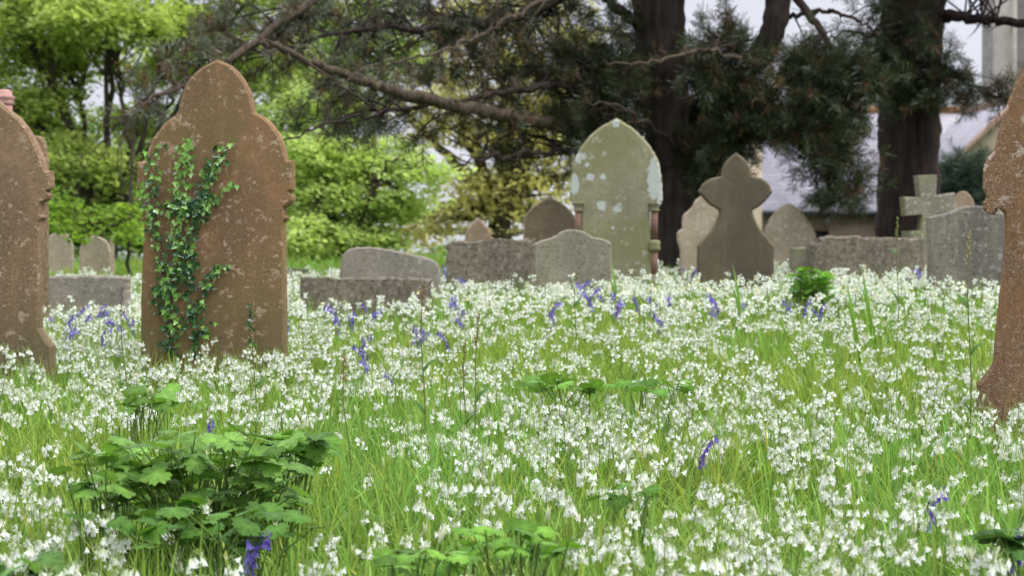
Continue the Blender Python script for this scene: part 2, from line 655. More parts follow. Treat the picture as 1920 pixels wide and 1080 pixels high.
M_S_DARK = stone_mat('olive brown stone', (.135, .108, .07), (.08, .066, .043), None, .12, 20, .9, bump=.2, grime=.2)
M_S_PALE = stone_mat('pale buff stone', (.40, .33, .24), (.25, .20, .14), (.5, .45, .36), .35, 22, .5)
M_S_ROUGH = stone_mat('rough hewn stone', (.42, .36, .265), (.22, .185, .135), (.56, .50, .40), .5, 26, .6, rough_face=1.0, grime=.95)
M_S_MOSSY = stone_mat('lichened pale stone', (.28, .255, .195), (.15, .135, .10), (.5, .5, .4), .3, 24, .4, moss=(.26, .28, .10), rough_face=.3)
M_S_TAN = stone_mat('tan sandstone', (.50, .37, .26), (.32, .23, .155), (.58, .5, .4), .3, 24, .5)
M_S_WARMGREY = stone_mat('warm grey stone', (.34, .30, .245), (.2, .175, .14), (.42, .39, .33), .3, 26, .6, rough_face=.3, grime=.8)
M_S_BLUEGREY = stone_mat('grey mottled stone', (.25, .225, .18), (.105, .094, .078), (.34, .32, .29), .3, 26, .8, rough_face=.2, grime=.95)
M_S_PINK = stone_mat('pink granite', (.42, .24, .21), (.3, .17, .15), None, .3, 20, .3, bump=.1)
M_S_COL = stone_mat('red granite column', (.19, .115, .085), (.12, .075, .055), None, .3, 20, .3, bump=.1, grime=.2)

# ------------------------------------------------------------------ ground
def build_ground():
    ys = np.concatenate([np.arange(-20, 4, 1.0), np.arange(4, 26, .2), np.arange(26, 60, 1.0), np.arange(60, 200, 10), np.arange(200, 1501, 100)])
    xs = np.concatenate([-np.array([900, 500, 250, 120, 60, 40, 30, 22, 16]), np.arange(-12, 12.01, .25), np.array([16, 22, 30, 40, 60, 120, 250, 500, 900])])
    X, Y = np.meshgrid(xs, ys)
    Z = ground(X, Y)
    V = np.stack([X, Y, Z], -1).reshape(-1, 3)
    nx, ny = len(xs), len(ys)
    i = np.arange(ny - 1)[:, None] * nx + np.arange(nx - 1)[None]
    Q = np.stack([i, i + 1, i + nx + 1, i + nx], -1).reshape(-1, 4)
    g = Geo()
    g.add(V, [Q])
    o = g.build('ground', M_SOIL, smooth=True)
    tag(o, kind='structure')


build_ground()


# ------------------------------------------------------------------ headstones
def smooth_runs(runs, per=5):
    out = []
    for r in runs:
        r = np.asarray(r, float)
        if len(r) > 2:
            r = spline(r, per)
        for p in r:
            if not out or np.hypot(*(p - out[-1])) > .2:
                out.append(p)
    return out


def densify(pts, step):
    out = []
    n = len(pts)
    for i in range(n):
        a, b = np.array(pts[i]), np.array(pts[(i + 1) % n])
        k = max(1, int(np.hypot(*(b - a)) / step))
        for j in range(k):
            out.append(a + (b - a) * j / k)
    return out


def slab_mesh(name, pts2, thick, mat, bevel=.012, jit=.0015, parent=None, seed=0, back_bevel=.006, face_rough=0.0):
    """pts2 outline in local metres (x, z), facing -y; thickness goes to +y"""
    pts = densify([np.array(p) for p in pts2], .022)
    rr = np.random.default_rng(seed + 5)
    pts = [p + rr.normal(0, jit, 2) for p in pts]
    ar = sum(pts[i][0] * pts[(i + 1) % len(pts)][1] - pts[(i + 1) % len(pts)][0] * pts[i][1] for i in range(len(pts)))
    if ar < 0:
        pts = pts[::-1]
    A = np.array(pts)
    n = len(A)
    # inset copies for the chamfer, along vertex normals
    tang = np.roll(A, -1, 0) - np.roll(A, 1, 0)
    tang /= np.linalg.norm(tang, axis=1)[:, None] + 1e-9
    nor = np.stack([tang[:, 1], -tang[:, 0]], 1)
    from mathutils.geometry import tessellate_polygon
    tris = np.array(tessellate_polygon([[Vector((p[0], p[1], 0)) for p in A]]))

    def sarea(P):
        a, b, c = P[tris[:, 0]], P[tris[:, 1]], P[tris[:, 2]]
        return (b[:, 0] - a[:, 0]) * (c[:, 1] - a[:, 1]) - (b[:, 1] - a[:, 1]) * (c[:, 0] - a[:, 0])
    s0 = np.sign(sarea(A))

    def inset(k):
        amt = np.full(n, k)
        for _ in range(40):
            P = A - nor * amt[:, None]
            bad = np.sign(sarea(P)) != s0
            if not bad.any():
                break
            ids = np.unique(tris[bad].ravel())
            amt[ids] *= .7
        return A - nor * amt[:, None]
    ins = inset(bevel)
    insb = inset(back_bevel)
    bm = bmesh.new()

    def ring(P, y):
        return [bm.verts.new((p[0], y, p[1])) for p in P]
    r0 = ring(ins, 0)
    r1 = ring(A, bevel)
    r2 = ring(A, thick - back_bevel)
    r3 = ring(insb, thick)
    for a, b in ((r0, r1), (r1, r2), (r2, r3)):
        for i in range(n):
            j = (i + 1) % n
            bm.faces.new((a[i], a[j], b[j], b[i]))
    for t3 in tris:
        for rg_ in (r0, r3):
            try:
                bm.faces.new([rg_[int(q)] for q in t3])
            except ValueError:
                pass
    if face_rough > 0:
        for it in range(3):
            es = [e for e in bm.edges if e.calc_length() > .05]
            bmesh.ops.subdivide_edges(bm, edges=es, cuts=1)
            bmesh.ops.triangulate(bm, faces=[f for f in bm.faces if len(f.verts) > 4])
        for v in bm.verts:
            q = v.co * 9 + Vector((seed * 3.1, 0, 0))
            k = mnoise.fractal(q, 1.0, 2.0, 4)
            v.co.y -= face_rough * k * (1 if v.co.y < thick * .5 else 0)
            v.co.z += face_rough * .25 * mnoise.noise(q * 1.3)
    bmesh.ops.recalc_face_normals(bm, faces=bm.faces)
    me = bpy.data.meshes.new(name)
    bm.to_mesh(me)
    bm.free()
    me.materials.append(mat)
    o = bpy.data.objects.new(name, me)
    COL.objects.link(o)
    if parent is not None:
        o.parent = parent
    return o


def headstone(name, runs, d, mat, label, cat='headstone', rz=0.0, thick=.09, cx=None, group=None, tilt=0.0, sink=.12, seed=0, as_part=None, bevel=.012, face_rough=0.0, jit=.0015, lean=0.0):
    pts = smooth_runs(runs)
    P = np.array(pts)
    if cx is None:
        cx = (P[:, 0].min() + P[:, 0].max()) / 2
    base = at(cx, P[:, 1].max(), d)
    gz = float(ground(base[0], base[1]))
    loc = np.array([base[0], base[1], gz])
    S = F / d
    loc2 = []
    for p in P:
        q = at(p[0], p[1], d)
        loc2.append(((q[0] - base[0]) / max(.3, math.cos(rz)), q[2] - gz))
    L2 = np.array(loc2)
    # run the lowest points down into the soil
    zmin = L2[:, 1].min()
    L2[L2[:, 1] < zmin + .05, 1] = -sink
    o = slab_mesh(name, L2, thick, mat, seed=seed, bevel=bevel, face_rough=face_rough, jit=jit)
    o.location = tuple(loc)
    o.rotation_euler = (lean, tilt, rz)
    tag(o, label, cat, group)
    return o, loc, gz


# main ivy-clad headstone
MAIN_D, MAIN_RZ = 11.6, R(-3)
main_runs = [
    [(262, 690), (263, 560), (269, 430)], [(268, 418), (262, 412), (268, 404)], [(269, 391), (258, 384), (253, 373), (258, 364)],
    [(264, 360), (255, 355)], [(255, 303), (273, 301)],
    [(273, 301), (281, 267), (296, 244), (314, 225), (333, 212)],
    [(333, 212), (339, 178), (354, 148), (378, 126), (407, 111)],
    [(407, 111), (433, 124), (453, 146), (468, 175), (476, 210)],
    [(476, 210), (500, 224), (518, 245), (530, 270), (537, 299)],
    [(549, 301), (549, 356)], [(541, 361), (549, 366), (550, 375), (545, 383), (534, 389)], [(533, 404), (539, 409), (533, 416)],
    [(532, 430), (534, 560), (536, 690)]]
main_o, main_loc, main_gz = headstone('headstone', main_runs, MAIN_D, M_S_MAIN, 'tall brown pointed headstone with rounded shoulders and ivy climbing its left half', rz=MAIN_RZ, thick=.1, cx=400, bevel=.012, seed=1, jit=.0006)

# left headstone, cut by the frame
lx = -48


def mirror(runs, c):
    """right-hand half outline (apex down to foot) -> full outline foot-left .. apex .. foot-right"""
    left = [[(2 * c - x, y) for (x, y) in r[::-1]] for r in runs[::-1]]
    return left + runs


lr = [[(lx, 158), (-20, 172), (2, 196), (35, 222), (62, 262), (78, 300), (83, 318)], [(94, 321), (94, 352), (85, 357)], [(92, 366), (88, 374), (77, 379)], [(75, 402), (81, 407), (75, 413)],
      [(75, 430), (74, 540), (73, 615)], [(78, 625), (86, 637), (97, 650)], [(100, 690), (100, 700)]]
headstone('headstone', mirror(lr, lx), 11.3, M_S_RED, 'brown lichen spotted headstone cut off by the left edge of the frame', rz=R(0), thick=.11, cx=lx, seed=2, jit=.0006)

# right headstone, cut by the frame
rx = 2010
rr_ = [[(rx, 28), (2 * rx - 1960, 70), (2 * rx - 1920, 131), (2 * rx - 1906, 159), (2 * rx - 1891, 200), (2 * rx - 1880, 237), (2 * rx - 1869, 283)],
       [(2 * rx - 1869, 283), (2 * rx - 1857, 297), (2 * rx - 1850, 318), (2 * rx - 1850, 352), (2 * rx - 1856, 370)],
       [(2 * rx - 1856, 370), (2 * rx - 1849, 381), (2 * rx - 1852, 394), (2 * rx - 1862, 402), (2 * rx - 1872, 399), (2 * rx - 1877, 389)],
       [(2 * rx - 1877, 389), (2 * rx - 1887, 401), (2 * rx - 1889, 430), (2 * rx - 1884, 500), (2 * rx - 1875, 592), (2 * rx - 1868, 672)],
       [(2 * rx - 1866, 684), (2 * rx - 1854, 704), (2 * rx - 1838, 722)], [(2 * rx - 1835, 790), (2 * rx - 1835, 800)]]
headstone('headstone', mirror(rr_, rx), 9.4, M_S_RIGHT, 'rust brown headstone speckled white at the right edge of the frame', rz=R(-12), thick=.11, cx=rx, seed=3, bevel=.014, jit=.0008)

# tall pointed stone with two granite columns
DD = 19.5
root = empty('pillared_headstone', (0, 0, 0))
c0 = at(1156, 560, DD)
gz = float(ground(c0[0], c0[1]))
root.location = (c0[0], c0[1], gz)
tag(root, 'tall pale green pointed headstone with a red granite column at each side', 'headstone')
S = F / DD
zt = lambda y: float(at(1156, y, DD)[2] - gz)
xx = lambda x: (x - 1156) / S


def loc_runs(runs):
    return [(xx(p[0]), zt(p[1])) for p in smooth_runs(runs)]


slab_mesh('slab', loc_runs([[(1090, 600), (1090, 380)], [(1069, 378), (1069, 345)], [(1069, 345), (1075, 306), (1090, 274), (1118, 243), (1156, 221)],
                            [(1156, 221), (1190, 243), (1219, 274), (1236, 306), (1242, 345)], [(1242, 378), (1219, 380)], [(1219, 600), (1200, 600)]]), .12, M_S_GREEN, parent=root, seed=4, bevel=.018)
slab_mesh('plinth', [(xx(1062), -.1), (xx(1062), zt(524)), (xx(1250), zt(524)), (xx(1250), -.1)], .26, M_S_GREEN, parent=root, seed=5).location = (0, -.05, 0)
for s in (-1, 1):
    g = Geo()
    x0 = s * (xx(1156 + 71))
    yb = .03
    prof = [(522, .040), (518, .040), (514, .030), (468, .030)]
    tube(g, [(x0, yb, zt(522)), (x0, yb, zt(472))], [.03, .03], 14)
    tube(g, [(x0, yb, zt(450)), (x0, yb, zt(396))], [.029, .029], 14)
    col_o = g.build('column', M_S_COL, root, smooth=True)
    g = Geo()
    ys = [472, 469, 465, 460, 455, 452, 450]
    tube(g, [(x0, yb, zt(q)) for q in ys], [.033, .048, .052, .046, .052, .046, .033], 16)
    g.build('ring', M_S_GREEN, col_o, smooth=True)
    g = Geo()
    ys = [397, 394, 391, 386, 382, 379]
    tube(g, [(x0, yb, zt(q)) for q in ys], [.034, .046, .034, .044, .058, .060], 16)
    g.build('capital', M_S_GREEN, col_o)
    g = Geo()
    ys = [530, 524, 521, 518, 515]
    tube(g, [(x0, yb, zt(q)) for q in ys], [.056, .056, .042, .046, .032], 16)
    g.build('base', M_S_GREEN, col_o)

headstone('headstone', [[(1001, 600), (1001, 458)], [(1001, 458), (1012, 452), (1036, 445), (1055, 433), (1074, 430), (1093, 433), (1112, 444), (1136, 449), (1147, 458)], [(1147, 600), (1140, 600)]],
          18.4, M_S_GREY, 'small grey pitted headstone with a wavy top in front of the tall green one', thick=.13, seed=6)
headstone('headstone', [[(1308, 560), (1308, 462)], [(1308, 460), (1325, 442), (1340, 422), (1349, 400)], [(1349, 394), (1330, 382), (1318, 370), (1310, 358)], [(1310, 358), (1320, 343), (1335, 334), (1353, 330)],
                        [(1353, 330), (1357, 312), (1366, 298), (1381, 286)], [(1381, 286), (1396, 298), (1406, 312), (1411, 330)], [(1411, 330), (1430, 335), (1442, 345), (1449, 359)],
                        [(1449, 359), (1440, 372), (1428, 384), (1412, 394)], [(1412, 400), (1421, 422), (1436, 442), (1452, 460)], [(1452, 462), (1452, 560)]],
          19.0, M_S_DARK, 'dark olive headstone cut as a three lobed cross head on a wide shouldered base', thick=.1, seed=7, cx=1380, bevel=.016)
headstone('headstone', [[(1277, 560), (1276, 470)], [(1276, 470), (1271, 452), (1271, 436), (1280, 428)], [(1280, 428), (1280, 412), (1283, 402), (1294, 392)], [(1298, 388), (1306, 374), (1325, 362), (1345, 358)],
                        [(1345, 358), (1372, 362), (1388, 374), (1398, 392)], [(1412, 402), (1413, 428), (1420, 450)], [(1420, 560), (1400, 560)]],
          21.5, M_S_PALE, 'pale buff shouldered headstone half hidden behind the dark three lobed one', thick=.11, seed=8)
headstone('headstone', [[(1432, 560), (1432, 440)], [(1432, 440), (1440, 418), (1455, 396), (1480, 380)], [(1480, 380), (1502, 394), (1518, 416), (1530, 440)], [(1530, 560), (1520, 560)]],
          23, M_S_PALE, 'pale pointed headstone just right of the dark three lobed one', thick=.1, seed=9)
headstone('stone_block', [[(1484, 540), (1484, 466)], [(1521, 463), (1521, 540)]], 20.5, M_S_MOSSY, 'small square stone block covered in yellow lichen above the bright leafy plant', cat='stone block', thick=.2, seed=10)
headstone('stone_kerb', [[(1523, 560), (1523, 458)], [(1540, 455), (1540, 446)], [(1560, 444), (1640, 445), (1734, 448)], [(1734, 560), (1700, 560)]], 20.0, M_S_ROUGH, 'long rough hewn grave wall below the big right pine trunk', cat='grave wall', thick=.4, seed=11, jit=.006)
headstone('headstone', [[(1743, 560), (1743, 408)], [(1743, 408), (1762, 402), (1784, 397), (1804, 388), (1826, 385), (1848, 388), (1868, 396), (1889, 404)], [(1889, 560), (1880, 560)]],
          17.2, M_S_BLUEGREY, 'mottled grey low arched headstone in front of the stone cross', thick=.12, seed=12)
headstone('rough_headstone', [[(837, 580), (836, 456)], [(850, 452), (868, 451), (886, 453)], [(900, 449), (930, 447), (965, 449), (1004, 447)], [(1004, 580), (990, 580)]],
          19.2, M_S_ROUGH, 'wide rough hewn stone left of the small wavy topped headstone', thick=.3, seed=13, jit=.007)
headstone('headstone', [[(637, 560), (638, 496)], [(638, 496), (642, 480), (652, 469), (668, 464), (700, 464), (740, 470), (795, 482), (812, 488), (822, 498), (826, 510)], [(826, 560), (810, 560)]],
          18.2, M_S_WARMGREY, 'low grey slab with a top sloping down to the right above the stone kerb', thick=.12, seed=14, tilt=0)
headstone('stone_kerb', [[(563, 600), (563, 523)], [(564, 520), (640, 521), (720, 520), (808, 522)], [(809, 600), (800, 600)]], 16.0, M_S_ROUGH, 'low rough stone grave kerb right of the ivy headstone', cat='grave kerb', thick=.16, seed=15, jit=.005)
headstone('stone_kerb', [[(60, 590), (60, 520)], [(62, 518), (150, 517), (238, 519)], [(238, 590), (230, 590)]], 16.3, M_S_WARMGREY, 'low grey stone grave kerb between the two brown left headstones', cat='grave kerb', thick=.18, seed=16, jit=.004)
headstone('headstone', [[(872, 500), (872, 450)], [(872, 450), (874, 434), (884, 420), (896, 408)], [(896, 408), (908, 420), (919, 434), (922, 450)], [(922, 500), (915, 500)]], 26, M_S_TAN, 'small pointed brown headstone peeping over the rough hewn stone', thick=.1, seed=17)
headstone('headstone', [[(981, 500), (981, 430)], [(981, 430), (985, 405), (1003, 384), (1031, 369)], [(1031, 369), (1058, 384), (1076, 405), (1080, 430)], [(1080, 500), (1070, 500)]], 24.5, M_S_TAN, 'broad pointed reddish headstone behind the small wavy topped one', thick=.1, seed=18)
headstone('headstone', [[(1786, 500), (1786, 400)], [(1786, 400), (1790, 372), (1806, 358), (1824, 372), (1830, 400)], [(1830, 500), (1820, 500)]], 27, M_S_TAN, 'small brown rounded headstone behind the right arm of the stone cross', thick=.1, seed=19)
headstone('headstone', [[(84, 530), (84, 462)], [(84, 462), (90, 444), (110, 436), (130, 444), (136, 462)], [(136, 530), (130, 530)]], 31, M_S_PALE, 'far rounded grey headstone under the trees, left of the two beside the brown stone', thick=.1, seed=20)
headstone('headstone', [[(148, 530), (148, 472)], [(148, 472), (156, 450), (176, 442), (198, 452), (207, 472)], [(207, 530), (200, 530)]], 29, M_S_PALE, 'far rounded buff headstone under the trees next to a stone post', thick=.1, seed=21)
headstone('stone_post', [[(205, 530), (205, 440)], [(213, 438), (213, 530)]], 29.5, M_S_PALE, 'narrow upright stone post beside the far buff headstone', cat='stone post', thick=.07, seed=22)
headstone('headstone', [[(66, 530), (66, 455)], [(66, 452), (84, 450)], [(86, 530), (80, 530)]], 33, M_S_MOSSY, 'far square topped mossy headstone beside the left brown stone', thick=.1, seed=23)
headstone('headstone', [[(44, 560), (44, 300)], [(44, 300), (52, 266), (66, 254), (80, 262), (86, 290), (86, 320)], [(86, 560), (80, 560)]], 15.5, M_S_RED, 'round topped pinkish headstone peeping out behind the left brown one', thick=.1, seed=24)
headstone('stone_kerb', [[(520, 560), (520, 506)], [(521, 504), (575, 504)], [(576, 560), (570, 560)]], 24, M_S_GREY, 'short low stone edging in the grass behind the ivy headstone', cat='grave kerb', thick=.16, seed=25)

# pink granite column behind the left stone
b = at(8, 520, 16.5)
gz = float(ground(b[0], b[1]))
rt = empty('granite_monument', (b[0], b[1], gz))
tag(rt, 'pink granite monument whose moulded cap shows above the left brown headstone', 'monument')
zq = lambda y: float(at(8, y, 16.5)[2] - gz)
g = Geo()
tube(g, [(0, 0, -.1), (0, 0, zq(196))], [.085, .06], 18)
g.build('shaft', M_S_PINK, rt, smooth=True)
g = Geo()
tube(g, [(0, 0, zq(q)) for q in (197, 193, 191, 186, 182, 179, 172, 168)], [.062, .075, .067, .072, .085, .06, .058, .04], 20)
g.build('cap', M_S_PINK, rt)

# stone cross
cxp, cd = 1746, 22.0
b = at(cxp, 500, cd)
gz = float(ground(b[0], b[1]))
rt = empty('stone_cross', (b[0], b[1], gz), R(6))
rt.rotation_euler.y = R(-2)
tag(rt, 'lichened stone cross leaning slightly beside the right pine trunk', 'cross')
Sx = F / cd
cz = lambda y: float(at(cxp, y, cd)[2] - gz)
cxm = lambda x: (x - 1746) / Sx
o = slab_mesh('cross_head', [(cxm(1728), cz(450)), (cxm(1733), cz(401)), (cxm(1701), cz(403)), (cxm(1699), cz(367)), (cxm(1730), cz(369)), (cxm(1727), cz(328)), (cxm(1765), cz(328)), (cxm(1762), cz(367)),
                              (cxm(1798), cz(362)), (cxm(1800), cz(398)), (cxm(1762), cz(401)), (cxm(1768), cz(450))], .15, M_S_MOSSY, bevel=.012, parent=rt, seed=31)
o = slab_mesh('plinth', [(cxm(1706), -.1), (cxm(1706), cz(432)), (cxm(1790), cz(432)), (cxm(1790), -.1)], .34, M_S_MOSSY, bevel=.02, parent=rt, seed=32)
o.location = (0, -.1, 0)


# ------------------------------------------------------------------ ivy on the main headstone
def leaf_outline(kind):
    if kind == 'ivy':
        pts = [(0, 0), (.30, -.12), (.34, .12), (.52, .30), (.26, .45), (.16, .60), (0, 1.0), (-.16, .60), (-.26, .45), (-.52, .30), (-.34, .12), (-.30, -.12)]
        ctr = (0, .3)
    else:
        pts = [(0, 0)]
        lob = [(-.9, .62, .30), (-.05, .78, .36), (.72, .92, .42), (1.5708, 1.05, .42)]
        half = []
        # lobes of a palmate leaf, right side from the stalk round to the tip
        A = [(.20, -.22, 0), (.44, -.26, 1), (.48, -.14, 0), (.68, -.06, 1), (.68, .10, 0), (.86, .24, 1), (.76, .36, 0), (.62, .42, 0), (.70, .54, 0), (.76, .72, 1), (.60, .78, 0), (.54, .92, 1), (.36, .84, 0), (.34, .94, 0), (.30, 1.06, 0), (.14, 1.12, 0)]
        half = [(a, b_) for a, b_, _ in A]
        pts = [(0, 0)] + half + [(0, 1.22)] + [(-a, b_) for a, b_ in half[::-1]]
        ctr = (0, .42)
    return pts, ctr


def leaf_tmpl(kind, col, cup=.12, droop=.25):
    pts, ctr = leaf_outline(kind)
    P = np.array(pts, float)
    c = np.array(ctr)
    n = len(P)
    mid = c + (P - c) * .55
    def z(p, edge):
        r2 = ((p - c) ** 2).sum(-1)
        return -cup * r2 * 1.2 - droop * np.clip(p[..., 1] - .4, 0, 9) ** 2
    rag = np.tile([0.0, .05], n)[:n]
    V = [np.array([c[0], c[1], 0.02])]
    for p in mid:
        V.append(np.array([p[0], p[1], z(p, 0) + (.035 if np.hypot(*(p - c)) < .33 else -.02)]))
    for i, p in enumerate(P):
        V.append(np.array([p[0], p[1], z(p, 1) + rag[i] * .6]))
    V = np.array(V)
    tri, quad = [], []
    for i in range(n):
        j = (i + 1) % n
        tri.append((0, 1 + i, 1 + j))
        quad.append((1 + i, 1 + n + i, 1 + n + j, 1 + j))
    C = np.tile(np.array(col, float), (len(V), 1))
    # paler veins run from the stalk to each lobe tip
    dist = np.hypot(*(P - c).T)
    loc_max = (dist > np.roll(dist, 1)) & (dist > np.roll(dist, -1))
    C[0] *= 1.35
    C[1:1 + n][loc_max] *= 1.22
    C[1:1 + n][~loc_max] *= .86
    C[1 + n:][~loc_max] *= .85
    return V, [np.array(tri), np.array(quad)], C


def build_ivy():
    root = empty('ivy', tuple(main_loc), MAIN_RZ)
    tag(root, 'green ivy creeping up the left half of the tall brown headstone', 'ivy')

    def onface(x, y):
        q = at(x, y, MAIN_D)
        return np.array([(q[0] - main_loc[0]) / math.cos(MAIN_RZ), 0, q[2] - main_gz])
    paths = [([(318, 668), (310, 610), (304, 540), (300, 480), (286, 430), (290, 380), (285, 330), (293, 275)], 14, 150, .5),
             ([(330, 672), (328, 610), (318, 560), (322, 500), (330, 450), (345, 400), (340, 350), (351, 305), (353, 262)], 15, 210, .8),
             ([(367, 672), (366, 610), (356, 545), (360, 480), (350, 470), (372, 420), (376, 380), (388, 330), (412, 290)], 15, 200, .3),
             ([(372, 400), (402, 372), (440, 345)], 8, 30, .8), ([(366, 590), (382, 560), (396, 520), (424, 498)], 10, 55, .6),
             ([(376, 390), (392, 345), (405, 318), (438, 264)], 7, 34, .6),
             ([(315, 390), (335, 385), (362, 392), (385, 380)], 13, 80, .3), ([(330, 500), (345, 520), (362, 500)], 14, 50, .15),
             ([(290, 560), (300, 545), (320, 540)], 12, 30, .15), ([(476, 660), (474, 610), (470, 566)], 4, 16, .1),
             ([(366, 650), (380, 625), (392, 610)], 11, 30, .8), ([(268, 395), (262, 370), (268, 345)], 6, 12, .9)]
    gs = Geo()
    gl = Geo()
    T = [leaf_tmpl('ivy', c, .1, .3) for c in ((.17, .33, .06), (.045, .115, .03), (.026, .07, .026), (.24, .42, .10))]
    gap = -.008
    for pts, spread, n, bright in paths:
        line = spline([onface(*p) for p in pts], 6)
        line[:, 1] = gap
        line[:, 0] += rng.normal(0, .004, len(line))
        if n > 40:
            tube(gs, line, np.linspace(.006, .003, len(line)), 5, (.26, .17, .10))
        n = int(n * 1.2)
        t = rng.random(n) ** .85 * (len(line) - 1)
        i = t.astype(int)
        P = line[i] + (line[np.minimum(i + 1, len(line) - 1)] - line[i]) * (t - i)[:, None]
        sp = spread / (F / MAIN_D)
        P = P + np.stack([rng.normal(0, sp * .62, n), -rng.random(n) * .028 - .008, rng.normal(0, sp * .5, n)], 1)
        # leaf lies on the stone: local +y of leaf -> down, normal -> out
        yaw = rng.normal(0, .5, n)
        for k in range(4):
            u = rng.random(n)
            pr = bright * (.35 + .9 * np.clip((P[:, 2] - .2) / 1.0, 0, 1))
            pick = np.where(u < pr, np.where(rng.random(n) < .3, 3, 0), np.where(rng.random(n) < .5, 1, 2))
            if k == 0:
                pk = pick
            m = pk == k
            if not m.any():
                continue
            nn = m.sum()
            s = rng.uniform(.018, .034, nn)
            a = rng.normal(0, .7, nn)      # spin in the plane of the stone
            tl = rng.uniform(R(-125), R(-75), nn)  # x-tilt: leaf plane stands up, hanging tip
            M = rotmats(rng.normal(0, .45, nn), tl, np.zeros(nn), s)
            Rl = rotmats(np.zeros(nn), np.zeros(nn), a)
            M = Rl @ M
            tint = rng.uniform(.75, 1.25, (nn, 1)) * np.ones((1, 3))
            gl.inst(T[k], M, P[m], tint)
    gs.build('stem', M_IVYSTEM, root)
    gl.build('leaves', M_IVY, root)


build_ivy()

# ------------------------------------------------------------------ grass
def blade_tmpl(L, wd, bend, seg, c0, c1, fold=.0):
    t = np.linspace(0, 1, seg + 1)
    ang = t * bend
    ds = L / seg
    y = np.concatenate([[0], np.cumsum(np.sin(ang[1:]) * ds)])
    z = np.concatenate([[0], np.cumsum(np.cos(ang[1:]) * ds)])
    wdt = wd * np.clip(1.15 * (1 - t ** 2.5), 0, 1) * np.minimum(1, .6 + t * 2)
    V, C = [], []
    for i in range(seg):
        V += [(-wdt[i], y[i], z[i]), (wdt[i], y[i], z[i])]
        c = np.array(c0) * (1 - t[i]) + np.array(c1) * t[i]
        C += [c, c]
    V.append((0, y[-1], z[-1]))
    C.append(np.array(c1))
    q = [(2 * i, 2 * i + 1, 2 * i + 3, 2 * i + 2) for i in range(seg - 1)]
    tri = [(2 * seg - 2, 2 * seg - 1, 2 * seg)]
    return np.array(V, float), [np.array(q), np.array(tri)], np.array(C, float)


def scatter(n, d0, d1, marg=1.3, power=1.0):
    """points inside a widened view wedge, uniform per area"""
    u = rng.random(n)
    y = np.sqrt(d0 ** 2 + u * (d1 ** 2 - d0 ** 2))
    x = (rng.random(n) - .5) * 1920 / F * y * marg
    return x, y


# places with few flower heads, in photo pixels at flower height: (x, y, rx, ry, strength)
SPARSE = [(420, 900, 270, 120, .88), (450, 1050, 260, 60, .55), (1010, 990, 110, 110, .6), (900, 1040, 200, 60, .65), (1120, 690, 170, 40, .8), (1000, 640, 260, 34, .55), (700, 610, 120, 40, .5), (860, 700, 90, 50, .5), (1500, 700, 60, 60, .45),
          (1400, 640, 90, 30, .4), (1060, 590, 130, 25, .5), (1700, 860, 110, 70, .6), (1800, 930, 120, 50, .55), (1560, 990, 60, 30, .3), (680, 850, 80, 120, .65), (760, 900, 70, 90, .45), (620, 950, 60, 80, .4),
          (1860, 900, 80, 90, .5), (120, 850, 60, 60, .5), (300, 620, 0, 0, 0), (1330, 900, 60, 60, .4), (1230, 960, 60, 60, .4)]


def dens(x, y):
    h = .27
    P = np.stack([x, y, ground(x, y) + h], -1)
    px, py = proj(P)
    k = np.ones(len(x))
    for sx, sy, rx_, ry_, s in SPARSE:
        if rx_ == 0:
            continue
        r2 = ((px - sx) / rx_) ** 2 + ((py - sy) / ry_) ** 2
        k *= 1 - s * np.clip(1.35 - r2, 0, 1)
    cl = .55 * N1(x + 3, y, 1.3) + .45 * N2(x, y + 7, 5.0)
    k *= np.clip(.32 + 1.9 * (cl - .30), .15, 1.0)
    return k


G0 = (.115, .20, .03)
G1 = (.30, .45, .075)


def clear_of_stones(x, y):
    m = np.ones(len(x), bool)
    for (bx0, bx1, by0, by1) in STONE_BOXES:
        m &= ~((x > bx0) & (x < bx1) & (y > by0) & (y < by1))
    return m


STONE_BOXES = []
for o in bpy.data.objects:
    if o.type == 'MESH' and ('headstone' in o.name or 'stone_' in o.name):
        xs = [v.co.x for v in o.data.vertices]
        STONE_BOXES.append((o.location.x + min(xs) - .01, o.location.x + max(xs) + .01, o.location.y - .03, o.location.y + .14))


